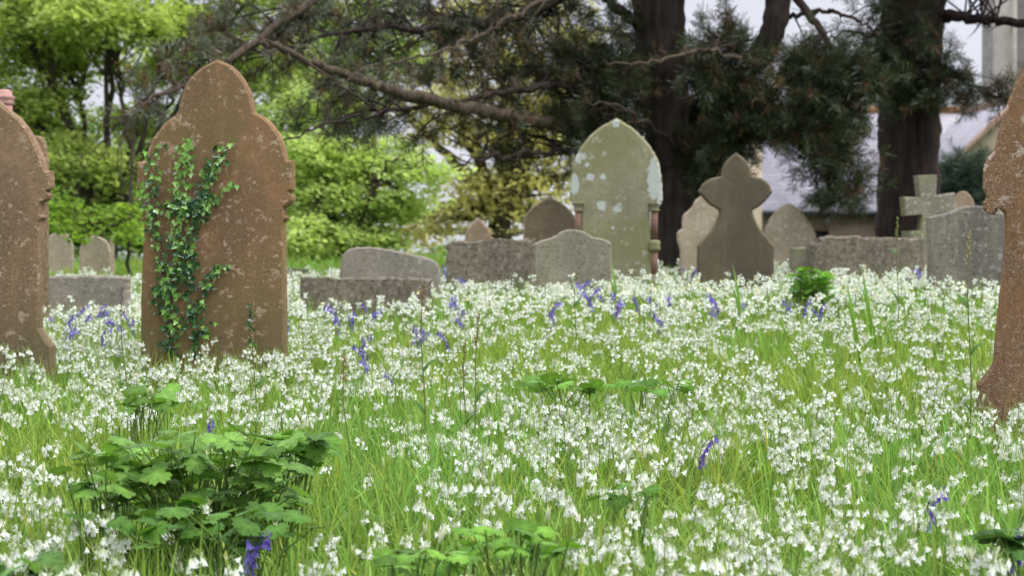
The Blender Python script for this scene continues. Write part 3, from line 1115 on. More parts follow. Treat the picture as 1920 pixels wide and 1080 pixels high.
def build_grass():
    g = Geo()
    specs = [  # d0, d1, per m2, seg, width factor, length range
        (4.3, 9.0, 1700, 5, 1.0, (.16, .38)), (9.0, 14.0, 1100, 4, 1.25, (.18, .36)), (14.0, 23.0, 600, 3, 1.7, (.16, .33)), (23, 40, 120, 2, 3.2, (.12, .24))]
    for d0, d1, per, seg, wf, (l0, l1) in specs:
        area = .5 * 1920 / F * 1.3 * (d1 ** 2 - d0 ** 2)
        n = int(area * per)
        x, y = scatter(n, d0, d1)
        m = clear_of_stones(x, y)
        # clumping
        cl = N2(x, y, 6.0)
        m &= rng.random(n) < .35 + .9 * cl
        x, y = x[m], y[m]
        n = len(x)
        kind = rng.integers(0, 10, n)
        for k in range(10):
            mm = kind == k
            nn = mm.sum()
            strap = k < 5
            bend = [.5, .9, 1.3, 1.7, 2.2, .35, .7, 1.1, 1.6, .25][k]
            wd = (.0046 if strap else .0017) * wf
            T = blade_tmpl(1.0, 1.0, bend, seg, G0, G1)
            L = rng.uniform(l0, l1, nn) * (1.0 if strap else 1.1)
            W = wd * rng.uniform(.7, 1.3, nn)
            M = rotmats(rng.random(nn) * 6.283, rng.normal(0, .14, nn))
            Sm = np.zeros((nn, 3, 3))
            Sm[:, 0, 0] = W
            Sm[:, 1, 1] = L
            Sm[:, 2, 2] = L
            M = M @ Sm
            P = np.stack([x[mm], y[mm], ground(x[mm], y[mm]) - .01], -1)
            v = rng.uniform(.7, 1.25, nn)
            yl = rng.uniform(-.20, .14, nn) + .25 * (N1(x[mm], y[mm], 1.3) - .5)
            dry = rng.random(nn) < .02
            tint = np.stack([v * (1 + yl), v, v * (1 - yl * .6)], -1)
            tint[dry] = np.array([2.0, 1.2, 1.4])
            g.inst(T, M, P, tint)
    o = g.build('grass', M_GRASS)
    tag(o, 'fresh green grass and strap leaves between the white flowers', 'grass', kind='stuff')


build_grass()


# ------------------------------------------------------------------ white bell flowers
def bell_tmpl(L, r, petals, closed=False):
    V, Q, Tt, C = [], [], [], []
    for k in range(petals):
        a = 2 * math.pi * k / petals
        wd = r * (1.25 if petals >= 6 else 1.75) * .5
        ca, sa = math.cos(a), math.sin(a)
        inn = 0.0 if k % 2 else .0006

        def P(rad, tang, z):
            return (ca * rad - sa * tang, sa * rad + ca * tang, z)
        b_ = len(V)
        rb, rm, rt_ = (.0010, r * .36 - inn * .5, r * (1.25 if not closed else .2))
        V += [P(rb, -wd * .25, 0), P(rb, wd * .25, 0), P(rm, wd * .62, -.45 * L), P(rm, -wd * .62, -.45 * L), P(r * .70, wd * .62, -.80 * L), P(r * .70, -wd * .62, -.80 * L), P(rt_, 0, -L)]
        Q += [(b_, b_ + 1, b_ + 2, b_ + 3), (b_ + 3, b_ + 2, b_ + 4, b_ + 5)]
        Tt += [(b_ + 5, b_ + 4, b_ + 6)]
        C += [(.66, .76, .45)] * 2 + [(.90, .91, .87)] * 5
    return np.array(V), [np.array(Q), np.array(Tt)], np.array(C)


def make_head(seed, lod=0):
    """umbel of drooping bells round the origin; returns a template"""
    r_ = np.random.default_rng(seed)
    g = Geo()
    n = r_.integers(6, 13) if lod < 2 else r_.integers(6, 10)
    bt = bell_tmpl(.0156, .0075, 6 if lod < 2 else 4)
    side = r_.random() * 6.283
    for i in range(n):
        az = side + r_.normal(0, 1.15)
        rad = r_.uniform(.010, .036)
        up = r_.uniform(-.020, .014) - rad * .2
        end = np.array([math.cos(az) * rad, math.sin(az) * rad, up])
        mid = np.array([math.cos(az) * rad * .55, math.sin(az) * rad * .55, max(.008, up + .014)])
        if lod < 2:
            tube(g, [(0, 0, 0), mid, end], [.0009, .0008, .0008], 3, (.30, .42, .12), cap=False)
        M = rotmats(np.array([az + math.pi / 2]), np.array([r_.uniform(.0, .95)]), scale=np.array([r_.uniform(.85, 1.2) * (1.12 if lod == 2 else 1)]))
        tint = np.ones((1, 3)) * r_.uniform(.93, 1.03)
        if r_.random() < .012:
            tint = np.array([[.95, .85, .6]])
        g.inst(bt, M, end[None], tint)
    # papery spathe
    for s in (0, 1):
        a = side + math.pi + s * 1.2
        g.add([(0.002, 0, 0), (-.002, 0, 0), (math.cos(a) * .010, math.sin(a) * .010, .014)], [np.array([[0, 1, 2]])], (.62, .60, .42))
    V = np.concatenate(g.v)
    C = np.concatenate(g.c)
    return V, [np.concatenate(f) for f in g.f.values()], C


def make_bud(seed):
    g = Geo()
    r_ = np.random.default_rng(seed)
    for k in range(2):
        a = r_.random() * 6
        tl = r_.uniform(0, .4)
        q = np.array([math.cos(a) * tl, math.sin(a) * tl, 1])
        tube(g, [q * 0, q * .009, q * .02, q * .034], [.0015, .0045, .0038, .0006], 6, (.70, .74, .50), cap=False)
    V = np.concatenate(g.v)
    return V, [np.concatenate(f) for f in g.f.values()], np.concatenate(g.c)


HEADS = [[make_head(100 + i, 0) for i in range(12)] + [make_bud(7)], [make_head(200 + i, 1) for i in range(10)], [make_head(300 + i, 2) for i in range(10)]]


def stem_tmpl(bend, rings=4, col0=(.10, .20, .03), col1=(.24, .36, .08)):
    """unit-height stem with unit radius, leaning over in +y near the top"""
    g = Geo()
    t = np.linspace(0, 1, rings)
    P = np.stack([np.zeros(rings), bend * t ** 3, t], -1)
    th = np.arange(3) * 2.094
    V = []
    C = []
    for i in range(rings):
        for a in th:
            V.append((math.cos(a), math.sin(a), 0, i))
            C.append(np.array(col0) * (1 - t[i]) + np.array(col1) * t[i])
    Q = []
    for i in range(rings - 1):
        for j in range(3):
            j2 = (j + 1) % 3
            Q.append((i * 3 + j, i * 3 + j2, i * 3 + 3 + j2, i * 3 + 3 + j))
    return P, V, np.array(Q), np.array(C)


def stems_np(g, base, top, bend, r, rings, tint):
    """stems from base to top (N,3): curved by bend vectors"""
    N = len(base)
    t = np.linspace(0, 1, rings)
    C = base[:, None] * (1 - t)[None, :, None] + top[:, None] * t[None, :, None] + bend[:, None] * (4 * t * (1 - t))[None, :, None]
    th = np.arange(3) * 2.094
    ring = np.stack([np.cos(th), np.sin(th), 0 * th], -1)
    V = C[:, :, None, :] + ring[None, None] * np.asarray(r)[:, None, None, None]
    i = (np.arange(rings - 1) * 3)[:, None]
    j = np.arange(3)[None]
    j2 = (j + 1) % 3
    Q = np.stack([i + j, i + j2, i + 3 + j2, i + 3 + j], -1).reshape(-1, 4)
    Q = (Q[None] + (np.arange(N) * rings * 3)[:, None, None]).reshape(-1, 4)
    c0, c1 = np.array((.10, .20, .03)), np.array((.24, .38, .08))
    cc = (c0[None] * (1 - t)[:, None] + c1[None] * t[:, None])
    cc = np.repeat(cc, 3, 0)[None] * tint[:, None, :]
    g.add(V.reshape(-1, 3), [Q], cc.reshape(-1, 3))


def build_flowers():
    X, Y = [], []
    for d0, d1, per in ((4.4, 9.0, 158), (9.0, 14, 106), (14, 22.5, 80)):
        area = .5 * 1920 / F * 1.3 * (d1 ** 2 - d0 ** 2)
        x, y = scatter(int(area * per), d0, d1)
        m = (rng.random(len(x)) < dens(x, y)) & clear_of_stones(x, y)
        X.append(x[m])
        Y.append(y[m])
    X, Y = np.concatenate(X), np.concatenate(Y)
    n = len(X)
    H = np.clip(rng.normal(.262, .04, n), .14, .35)
    base = np.stack([X, Y, ground(X, Y) - .01], -1)
    top = base + np.stack([rng.normal(0, .03, n), rng.normal(0, .03, n), H], -1)
    bend = np.stack([rng.normal(0, .015, n), rng.normal(0, .015, n), np.zeros(n)], -1)
    px, py = proj(top)
    vis = (px > 5) & (px < 1915) & (py > 100) & (py < 1068)
    order = np.argsort(np.where(vis, Y, 1e9))
    near = order[:300]
    isnear = np.zeros(n, bool)
    isnear[near] = True
    rest = np.where(~isnear)[0]
    g = Geo()
    tint = rng.uniform(.8, 1.2, (n, 1)) * np.ones((1, 3))
    for lod, d0, d1 in ((0, 0, 10), (1, 10, 14.5), (2, 14.5, 99)):
        s = rest[(Y[rest] >= d0) & (Y[rest] < d1)]
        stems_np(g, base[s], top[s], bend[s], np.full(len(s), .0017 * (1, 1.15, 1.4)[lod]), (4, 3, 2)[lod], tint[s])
        pick = rng.integers(0, len(HEADS[lod]), len(s))
        for k, T in enumerate(HEADS[lod]):
            q = s[pick == k]
            M = rotmats(rng.random(len(q)) * 6.283, rng.normal(0, .15, len(q)), scale=rng.uniform(.85, 1.2, len(q)))
            # white heads live in the same object as their stems: one mass of ground cover
            g.inst(T, M, top[q])
    o = g.build('white_flowers', M_PETAL)
    tag(o, 'dense carpet of white drooping bell flowers across the churchyard', 'flowers', kind='stuff')
    # the 300 nearest heads as plants of their own
    lab = 'white drooping bell flower on a green stem in the nearest rows'
    srcs = []
    for k in range(len(HEADS[0])):
        V, fs, C = HEADS[0][k]
        st = Geo()
        r_ = np.random.default_rng(k)
        bx, by = r_.normal(0, .02), r_.normal(0, .02)
        t = np.linspace(0, 1, 6)
        # head sits at (0,0,.26): the stem leans from the foot
        P = np.stack([bx * (1 - t) + .012 * 4 * t * (1 - t) * r_.normal(), by * (1 - t), .26 * t], -1)
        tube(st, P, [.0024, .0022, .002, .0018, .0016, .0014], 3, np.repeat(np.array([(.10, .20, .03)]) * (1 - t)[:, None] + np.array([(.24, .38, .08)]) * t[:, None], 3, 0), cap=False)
        hd = Geo()
        hd.add(V + np.array([0, 0, .26]), fs, C)
        rt = empty('white_flower')
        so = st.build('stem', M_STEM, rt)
        ho = hd.build('flower_head', M_PETAL, rt)
        srcs.append([rt, so, ho, False])
    for i in near:
        k = int(rng.integers(0, len(srcs)))
        rt, so, ho, used = srcs[k]
        if used:
            r2 = rt.copy()
            COL.objects.link(r2)
            for c in (so, ho):
                c2 = c.copy()
                COL.objects.link(c2)
                c2.parent = r2
        else:
            r2 = rt
            srcs[k][3] = True
        r2.location = tuple(base[i])
        r2.rotation_euler = (float(rng.normal(0, .1)), float(rng.normal(0, .1)), float(rng.random() * 6.28))
        s = float(H[i] / .26)
        r2.scale = (min(s, 1.15), min(s, 1.15), s)
        tag(r2, lab, 'flower', 'white flowers in the nearest rows')
    for rt, so, ho, used in srcs:
        if not used:
            for q in (so, ho, rt):
                bpy.data.objects.remove(q)
    print('flowers', n)


build_flowers()


# ------------------------------------------------------------------ bluebells
def bluebell_parts(seed, col):
    r_ = np.random.default_rng(seed)
    st, hd = Geo(), Geo()
    H = .30
    arch = r_.uniform(.035, .06)
    t = np.linspace(0, 1, 9)
    k = np.clip((t - .62) / .38, 0, 1)
    P = np.stack([arch * k ** 1.7, np.zeros(9), H * (t - .16 * k ** 2.2)], -1)
    tube(st, P, np.linspace(.0026, .0012, 9), 5, (.10, .17, .06), cap=False)
    bt = list(bell_tmpl(.023, .0085, 6))
    C = np.tile(np.array(col), (len(bt[0]), 1))
    C[2::7] *= .8
    C[6::7] *= 1.35
    bt[2] = C
    n = r_.integers(8, 13)
    for i in range(n):
        u = .60 + .40 * i / (n - 1)
        p = np.array([np.interp(u, t, P[:, j]) for j in range(3)])
        az = r_.normal(0, 1.2)
        off = np.array([math.cos(az), math.sin(az), 0]) * r_.uniform(.008, .024) + np.array([0, 0, r_.uniform(-.006, .004)])
        tube(hd, [p, p + off * .7 + np.array([0, 0, .004]), p + off], [.0008] * 3, 3, np.array(col) * .7, cap=False)
        M = rotmats(np.array([az + math.pi / 2]), np.array([r_.uniform(.15, .5)]), scale=np.array([r_.uniform(.95, 1.2) * (1 - .3 * (i / n))]))
        hd.inst(tuple(bt), M, (p + off)[None], np.ones((1, 3)) * r_.uniform(.75, 1.25))
    return st, hd


BB = {
    'bluebells left of the ivy headstone': ('violet bluebell in the flowers between the left headstone and the ivy headstone',
        [(145, 585), (180, 577), (187, 595), (245, 595), (252, 602), (236, 625), (118, 610), (190, 628), (205, 602), (130, 622), (150, 600), (107, 600), (203, 540), (225, 610), (120, 635)]),
    'bluebells in front of the kerb': ('violet bluebell rising in front of the low rough grave kerb',
        [(583, 543), (577, 548), (645, 550), (718, 542), (756, 528), (630, 575), (633, 590), (663, 598), (690, 574), (548, 608), (640, 600), (690, 590), (755, 545)]),
    'bluebells before the rough hewn stone': ('violet bluebell below the wide rough hewn stone',
        [(835, 510), (840, 520), (870, 526), (845, 572), (857, 576), (868, 580), (862, 598), (880, 528)]),
    'bluebells around the tall sorrel stem': ('deep violet bluebell beside the sorrel stem in the middle of the field',
        [(780, 630), (795, 618), (770, 636), (788, 638), (797, 630), (692, 668), (690, 685), (745, 710), (842, 632), (672, 640)]),
    'bluebells before the small grey headstone': ('violet bluebell below the small wavy topped headstone',
        [(1032, 578), (1038, 592), (1085, 540), (1094, 548), (1104, 555), (1112, 562), (1145, 562), (1152, 570), (1137, 560), (1040, 604), (1158, 575), (1090, 545)]),
    'bluebells before the green headstone': ('violet bluebell below the tall green pointed headstone',
        [(1207, 534), (1225, 570), (1200, 566), (1250, 603), (1242, 606), (1236, 600), (1255, 562)]),
    'bluebells before the dark headstone': ('violet bluebell below the dark three lobed headstone',
        [(1290, 508), (1295, 516), (1340, 568), (1346, 574), (1383, 580), (1350, 590)]),
    'bluebells beside the bright leafy plant': ('violet bluebell beside the bright leafy plant',
        [(1477, 575), (1505, 572), (1535, 578), (1495, 520), (1540, 585)]),
    'bluebells before the long grave wall': ('pale violet bluebell below the long rough grave wall',
        [(1637, 492), (1645, 498), (1665, 497), (1690, 506), (1700, 512), (1715, 512), (1755, 510), (1775, 514), (1655, 510), (1728, 518)]),
}
BB1 = [((395, 796), 'lone violet bluebell above the dark green leafy plant'), ((465, 1040), 'large violet bluebell at the bottom edge below the leafy plant'),
       ((1735, 945), 'violet bluebell among white flowers at the lower right'), ((1878, 1052), 'large violet bluebell in the bottom right corner'),
       ((1310, 832), 'small violet bluebell alone right of centre in the field'), ((1912, 955), 'violet bluebell touching the right edge of the frame')]


def build_bluebells():
    lists = []
    for seed in range(6):
        col = (.18, .11, .52) if seed < 4 else (.28, .20, .62)
        st, hd = bluebell_parts(seed + 40, col)
        lists.append((st, hd))
    protos = {}
    def place(x, y, label, group, k):
        h = .27
        d = depth_for(x, y, h)
        p = at(x, y, d)
        gz = float(ground(p[0], p[1]))
        if k not in protos:
            rt = empty('bluebell')
            so = lists[k][0].build('stem', M_STEM, rt)
            ho = lists[k][1].build('flower_head', M_VIOLET, rt)
            protos[k] = (rt, so, ho)
            r2 = rt
        else:
            rt, so, ho = protos[k]
            r2 = rt.copy()
            COL.objects.link(r2)
            if 'group' in r2:
                del r2['group']
            for c in (so, ho):
                c2 = c.copy()
                COL.objects.link(c2)
                c2.parent = r2
        r2.location = (p[0], p[1], gz)
        r2.rotation_euler = (0, 0, float(rng.random() * 6.28))
        s = float(rng.uniform(1.14, 1.32))
        r2.scale = (s, s, s)
        tag(r2, label, 'bluebell', group)
    for grp, (lab, pts) in BB.items():
        for j, (x, y) in enumerate(pts):
            place(x, y, lab, grp, int(rng.integers(0, 6)))
    for j, ((x, y), lab) in enumerate(BB1):
        place(x, y, lab, None, j % 4)


build_bluebells()


# ------------------------------------------------------------------ leafy plants
def leafy_plant(leaves, basepx, d, col, label, name='leafy_plant', base_h=0.0):
    b = at(basepx[0], basepx[1], d)
    gz = float(ground(b[0], d))
    rt = empty(name, (b[0], d, gz))
    tag(rt, label, 'plant')
    gs, gl = Geo(), Geo()
    Ts = [leaf_tmpl('palm', np.array(col) * k, cu, dr) for k, cu, dr in ((1, .10, .05), (1.2, .16, .10), (.72, .06, .16))]
    org = np.array([b[0], d, gz])
    for (x, y, dd, s, yaw, tl) in leaves:
        p = at(x, y, d + dd) - org
        foot = np.array([p[0] * .45 + rng.normal(0, .03), p[1] * .4 + rng.normal(0, .03), 0])
        out = np.array([p[0], p[1], 0])
        mid = foot + (p - foot) * .55 + np.array([rng.normal(0, .02), 0, .04]) - out * .16
        tube(gs, spline([foot, mid, p], 5), np.linspace(.0034, .0016, 11), 6, (.14, .22, .06))
        # stalk end is the leaf's foot
        s *= .56
        M = rotmats(np.array([yaw]), np.array([tl]), np.array([rng.normal(0, .3)]), np.array([s]))
        off = M[0] @ np.array([0, .0, 0])
        gl.inst(Ts[int(rng.integers(0, 3))], M, (p + off)[None], np.ones((1, 3)) * rng.uniform(.8, 1.2))
    gs.build('stem', M_STEM, rt)
    gl.build('leaves', M_LEAF, rt, smooth=True)


def rand_leaves(cx, cy, rx_, ry_, n, s0, s1, dsp=.25, flat=.32):
    out = []
    n = int(n * 2.3)
    for i in range(n):
        a = rng.random() * 6.283
        r = math.sqrt(rng.random())
        x, y = cx + rx_ * r * math.cos(a), cy + ry_ * r * math.sin(a)
        yaw = math.atan2(0, 1) + rng.uniform(-1.0, 1.0) + (-1.4 if x > cx else 1.4) + (math.pi * .0)
        if rng.random() < .35:
            yaw = math.pi + rng.uniform(-.7, .7)
        out.append((x, y, rng.uniform(-dsp, dsp), rng.uniform(s0, s1), yaw, rng.normal(-.12, flat)))
    return out


PG = (.15, .28, .055)
leafy_plant(rand_leaves(385, 850, 190, 45, 40, .07, .11) + rand_leaves(400, 930, 180, 60, 44, .065, .105), (390, 900), 6.5, PG, 'large green lobed leafy plant at the lower left, under a lone bluebell')
leafy_plant(rand_leaves(555, 835, 65, 28, 12, .075, .11, .12), (500, 900), 6.7, (.11, .225, .035), 'green lobed leafy plant reaching right beside the large one')
leafy_plant(rand_leaves(180, 880, 80, 40, 13, .06, .09, .15) + rand_leaves(230, 990, 90, 40, 10, .06, .09, .1), (200, 940), 6.3, PG, 'leafy green plant left of the large lobed plant, white flowers hanging over it')
leafy_plant(rand_leaves(400, 985, 200, 50, 24, .06, .095, .15), (400, 1000), 5.8, (.085, .185, .03), 'low dark leafy plant behind the large bottom bluebell')
leafy_plant(rand_leaves(280, 745, 55, 25, 10, .06, .09, .15), (280, 780), 8.2, PG, 'small lobed leafy plant above the large one, below the ivy headstone')
leafy_plant(rand_leaves(40, 1060, 60, 15, 7, .07, .1, .1), (40, 1080), 5.5, (.11, .22, .05), 'broad leaf plant in the bottom left corner')
leafy_plant(rand_leaves(960, 1015, 110, 28, 18, .05, .08, .2), (960, 1060), 5.6, (.13, .27, .035), 'leafy green plant at the bottom edge near the middle')
leafy_plant(rand_leaves(800, 1050, 80, 22, 12, .05, .075, .15), (800, 1080), 5.4, (.13, .26, .035), 'low leafy plant at the bottom edge left of the middle one')
leafy_plant(rand_leaves(1180, 925, 60, 20, 5, .05, .07, .15), (1180, 930), 6.5, (.10, .2, .035), 'small dark leafy plant in the grass below the centre')
leafy_plant(rand_leaves(1070, 716, 75, 14, 9, .07, .10, .3), (1070, 720), 9.3, (.12, .25, .035), 'wide leafy plant in the middle of the field, below the small grey headstone')
leafy_plant(rand_leaves(1230, 722, 90, 12, 7, .07, .10, .3), (1230, 725), 9.2, (.11, .24, .035), 'wide leafy plant in the field right of the middle one')
leafy_plant(rand_leaves(1520, 520, 38, 18, 36, .06, .09, .2) + rand_leaves(1525, 548, 45, 20, 30, .06, .09, .2), (1520, 560), 15.5, (.15, .32, .04), 'bright green leafy plant in front of the yellow lichened stone block')
leafy_plant(rand_leaves(1895, 1010, 35, 22, 5, .07, .1, .08), (1895, 1040), 5.6, (.06, .13, .03), 'dark leaved plant at the right edge above the corner bluebell')


# ------------------------------------------------------------------ sorrel and dock stems
def sorrel(x, ytop, d, label, leaves=(.35, .6), seed_h=.16, bx=0.0, col=(.16, .19, .06), head=(.30, .20, .09), cat='sorrel'):
    p = at(x, ytop, d)
    gz = float(ground(p[0], d))
    H = p[2] - gz
    rt = empty('sorrel', (p[0] - bx, d, gz))
    tag(rt, label, cat, None)
    g = Geo()
    line = spline([(0, 0, 0), (bx * .3 + .008, 0, H * .4), (bx * .8 - .006, 0, H * .75), (bx, 0, H)], 6)
    tube(g, line, np.linspace(.0036, .0012, len(line)), 6, col)
    g.build('stem', M_STEM, rt)
    g = Geo()
    for i in range(46):
        u = rng.random()
        z = H - seed_h * u
        q = np.array([np.interp(z, line[:, 2], line[:, 0]), 0, z])
        a = rng.random() * 6.28
        rr = .003 + .013 * u * rng.random()
        q2 = q + np.array([math.cos(a) * rr, math.sin(a) * rr, .004])
        k = rng.uniform(.0016, .0030)
        tube(g, [q2 - np.array([0, 0, k]), q2, q2 + np.array([0, 0, k * 1.6])], [k * .3, k, k * .3], 5, np.array(head) * rng.uniform(.7, 1.4))
    g.build('seed_head', M_STEM, rt)
    for j, u in enumerate(leaves):
        g = Geo()
        z = H * u
        q = np.array([np.interp(z, line[:, 2], line[:, 0]), 0, z])
        T = blade_tmpl(1, 1, 1.1, 5, (.06, .14, .03), (.09, .19, .04))
        L = rng.uniform(.07, .11)
        Mx = rotmats(np.array([(-1) ** j * 1.4 + rng.normal(0, .4)]), np.array([-.35]))
        Sm = np.diag([.014, L, L])[None]
        g.inst(T, Mx @ Sm, q[None])
        g.build('leaf', M_LEAF, rt)


sorrel(1818, 432, 8.8, 'tallest pale seeded sorrel stem beside the right speckled headstone', (.30, .52, .70), .13, head=(.42, .32, .16))
sorrel(1683, 408, 13.5, 'green flowering dock stem in front of the long grave wall', (.45, .62, .75), .12, head=(.30, .32, .10))
sorrel(228, 540, 8.2, 'thin brown sorrel stem with a violet tip left of the ivy headstone', (.25, .45), .10, -.03, head=(.22, .12, .16))
sorrel(793, 537, 8.6, 'dark sorrel stem with leaves beside the deep violet bluebells', (.4, .6, .72), .05, head=(.25, .16, .06))
sorrel(476, 568, 9.2, 'reddish seeded sorrel stem in front of the ivy headstone foot', (.3, .5), .14, head=(.36, .22, .12))
sorrel(898, 590, 8.8, 'leaning seeded sorrel stem right of the field centre bluebells', (.3, .5), .12, .03, head=(.26, .15, .07))
sorrel(872, 640, 8.5, 'short dark sorrel stem just left of the leaning one', (.3, .5), .14, .0, head=(.20, .12, .06))
sorrel(645, 670, 7.8, 'small thin sorrel stem left of the lower violet bluebell', (.3,), .08, -.02, head=(.28, .18, .08))
sorrel(1080, 515, 13.0, 'broad bladed green shoot below the small grey headstone', (.5, .7), .03, .01, head=(.14, .2, .05))


def blade_shoot(x, ytop, d, label, n=3):
    p = at(x, ytop, d)
    gz = float(ground(p[0], d))
    H = p[2] - gz
    rt = empty('leaf_shoot', (p[0], d, gz))
    tag(rt, label, 'plant')
    for j in range(n):
        g = Geo()
        T = blade_tmpl(1, 1, .35 + .3 * j, 6, (.10, .2, .03), (.16, .30, .05))
        L = H * (1.02 - .14 * j)
        M = rotmats(np.array([j * 2.2 + .4]), np.array([-.04])) @ np.diag([.013, L, L])[None]
        g.inst(T, M, np.array([[.012 * j, 0, 0]]))
        g.build('leaf', M_LEAF, rt)


blade_shoot(1612, 520, 12.6, 'broad upright green leaf shoot left of the green dock stem')
blade_shoot(1640, 490, 13.2, 'tall upright green leaf shoot nearest the green dock stem')
blade_shoot(1395, 490, 14.0, 'upright grassy shoot under the dark three lobed headstone')
blade_shoot(1160, 485, 16.0, 'upright grassy shoot right of the small grey headstone')
blade_shoot(1835, 770, 8.9, 'broad green dock leaves at the foot of the right speckled headstone', 2)

# ------------------------------------------------------------------ church
M_WALL = course_mat('church stone wall', (.24, .17, .115), (.32, .24, .17), (.30, .26, .2), .42, .17, ms=.012)
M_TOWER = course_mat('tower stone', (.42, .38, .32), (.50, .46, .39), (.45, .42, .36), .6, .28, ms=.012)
M_TOWER_SHADED = course_mat('tower stone in shaded tone', (.22, .205, .18), (.29, .27, .24), (.3, .28, .25), .5, .22, ms=.014)  # darker tone of the tower stone, painting shade on its front
M_GABLE = plain_mat('cream render', (.55, .45, .32), .15, 2.0)
M_SLATE = course_mat('slates', (.43, .41, .46), (.52, .49, .54), (.36, .34, .39), .22, .13, rough=.45, ms=.014)
M_RIDGE = plain_mat('terracotta ridge tiles', (.38, .19, .10), .3, 5.0)
M_BARGE = plain_mat('terracotta verge', (.40, .27, .21), .2, 5.0)
M_GLASS = plain_mat('leaded window glass', (.05, .06, .07), .2, 8.0, .2)
M_METAL = plain_mat('gutter iron', (.03, .03, .035), .2, 8.0, .5)


def box(g, x0, x1, y0, y1, z0, z1, col=(1, 1, 1)):
    V = [(x0, y0, z0), (x1, y0, z0), (x1, y1, z0), (x0, y1, z0), (x0, y0, z1), (x1, y0, z1), (x1, y1, z1), (x0, y1, z1)]
    g.add(V, [np.array([(0, 3, 2, 1), (4, 5, 6, 7), (0, 1, 5, 4), (1, 2, 6, 5), (2, 3, 7, 6), (3, 0, 4, 7)])], col)


def build_church():
    D = 68.0
    z_e = at(960, 384, D)[2]
    z_r = at(960, 214, D + 3.2)[2]
    x0, x1 = at(1428, 400, D)[0], at(1900, 400, D)[0]
    zg = -1.6
    rt = empty('church', (x0, D, zg))
    tag(rt, 'stone church with a long pale slate roof and orange ridge tiles behind the pines', 'church')
    W = x1 - x0
    ze, zr = z_e - zg, z_r - zg
    g = Geo()
    # walls with window openings on the near side: piers, sills and lintels butted end to end
    wins = [(1.2, 1.9), (3.6, 4.3), (6.0, 6.7)]
    xs = [0] + [v for w_ in wins for v in w_] + [W]
    for i in range(0, len(xs), 2):
        box(g, xs[i], xs[i + 1], 0, .5, 0, ze)
    for a, b_ in wins:
        box(g, a, b_, 0, .5, 0, 1.0)
        box(g, a, b_, 0, .5, 2.75, ze)
    box(g, 0, .5, .5, 5.9, 0, ze)
    box(g, W - .5, W, .5, 5.9, 0, ze)
    box(g, 0, W, 5.9, 6.4, 0, ze)
    for xa, xb in ((0, .5), (W - .5, W)):
        V = [(xa, 0, ze), (xa, 6.4, ze), (xa, 3.2, zr - .12), (xb, 0, ze), (xb, 6.4, ze), (xb, 3.2, zr - .12)]
        g.add(V, [np.array([(0, 2, 1), (3, 4, 5)]), np.array([(0, 3, 5, 2), (1, 2, 5, 4), (0, 1, 4, 3)])])
    wl = g.build('wall', M_WALL, rt)
    for a, b_ in wins:
        g = Geo()
        box(g, a - .002, b_ + .002, .2, .26, 1.0, 2.75)
        wo = g.build('window', M_GLASS, rt)
        g = Geo()
        box(g, a - .06, b_ + .06, -.08, .18, .92, 1.0)
        g.build('sill', M_TOWER, wo)
    g = Geo()
    e = .35
    th = .1
    sl = (zr - ze) / 3.2
    for s in (0, 1):
        ya, yb = (-e, 3.2) if s == 0 else (6.4 + e, 3.2)
        za, zb = ze - e * sl, zr
        V = [(-e, ya, za + .14), (W + e, ya, za + .14), (W + e, yb, zb + .1), (-e, yb, zb + .1), (-e, ya, za + .04), (W + e, ya, za + .04), (W + e, yb, zb), (-e, yb, zb)]
        g.add(V, [np.array([(0, 1, 2, 3), (7, 6, 5, 4), (0, 4, 5, 1), (1, 5, 6, 2), (3, 7, 4, 0)])])
    rf = g.build('roof', M_SLATE, rt)
    g = Geo()
    k = int((W + 2 * e) / .45)
    for i in range(k):
        xa = -e + i * .45
        tube(g, [(xa, 3.2, zr + .09), (xa + .43, 3.2, zr + .10)], [.13, .14], 8)
    g.build('ridge_tiles', M_RIDGE, rf)
    g = Geo()
    tube(g, [(-e, -e - .06, ze - e * sl + .06), (W + e, -e - .06, ze - e * sl + .06)], [.07, .07], 8)
    tube(g, [(.3, -.1, 0), (.3, -.1, ze - .3)], [.05, .05], 8)
    g.build('gutter', M_METAL, rt)
    # projecting porch gable in cream render on the right
    D2 = 62.0
    ap = at(1902, 196, D2)
    lft = at(1796, 298, D2)
    hw = ap[0] - lft[0]
    z2, z1 = ap[2] - zg, lft[2] - zg
    X = ap[0] - x0
    Y0 = D2 - D
    g = Geo()
    V = [(X - hw, Y0, 0), (X + hw, Y0, 0), (X + hw, Y0, z1), (X, Y0, z2), (X - hw, Y0, z1)]
    V += [(a, -.01, c) for a, b_, c in V]
    g.add(V, [np.array([(0, 1, 2, 3, 4)]), np.array([(9, 8, 7, 6, 5)]), np.array([(0, 4, 9, 5), (1, 6, 7, 2)])])
    g.build('porch_wall', M_GABLE, rt)
    g = Geo()
    for s in (-1, 1):
        dx = s * (hw + .2)
        zz = z1 - .2 * (z2 - z1) / hw
        V = [(X + dx, Y0 - .15, zz + .12), (X, Y0 - .15, z2 + .12), (X, 1, z2 + .12), (X + dx, 1, zz + .12), (X + dx, Y0 - .15, zz + .02), (X, Y0 - .15, z2 + .02), (X, 1, z2 + .02), (X + dx, 1, zz + .02)]
        g.add(V, [np.array([(0, 1, 2, 3), (7, 6, 5, 4), (0, 4, 5, 1), (3, 2, 6, 7), (0, 3, 7, 4)])])
    pr = g.build('porch_roof', M_SLATE, rt)
    g = Geo()
    for s in (-1, 1):
        dx = s * (hw + .22)
        zz = z1 - .22 * (z2 - z1) / hw
        tube(g, [(X + dx, Y0 - .2, zz + .06), (X, Y0 - .2, z2 + .08)], [.09, .09], 6)
    tube(g, [(X, Y0 - .15, z2 + .14), (X, .9, z2 + .14)], [.13, .13], 8)
    g.build('verge', M_BARGE, pr)
    # tower
    D3 = 64.0
    tx0 = at(1906, 300, D3)[0]
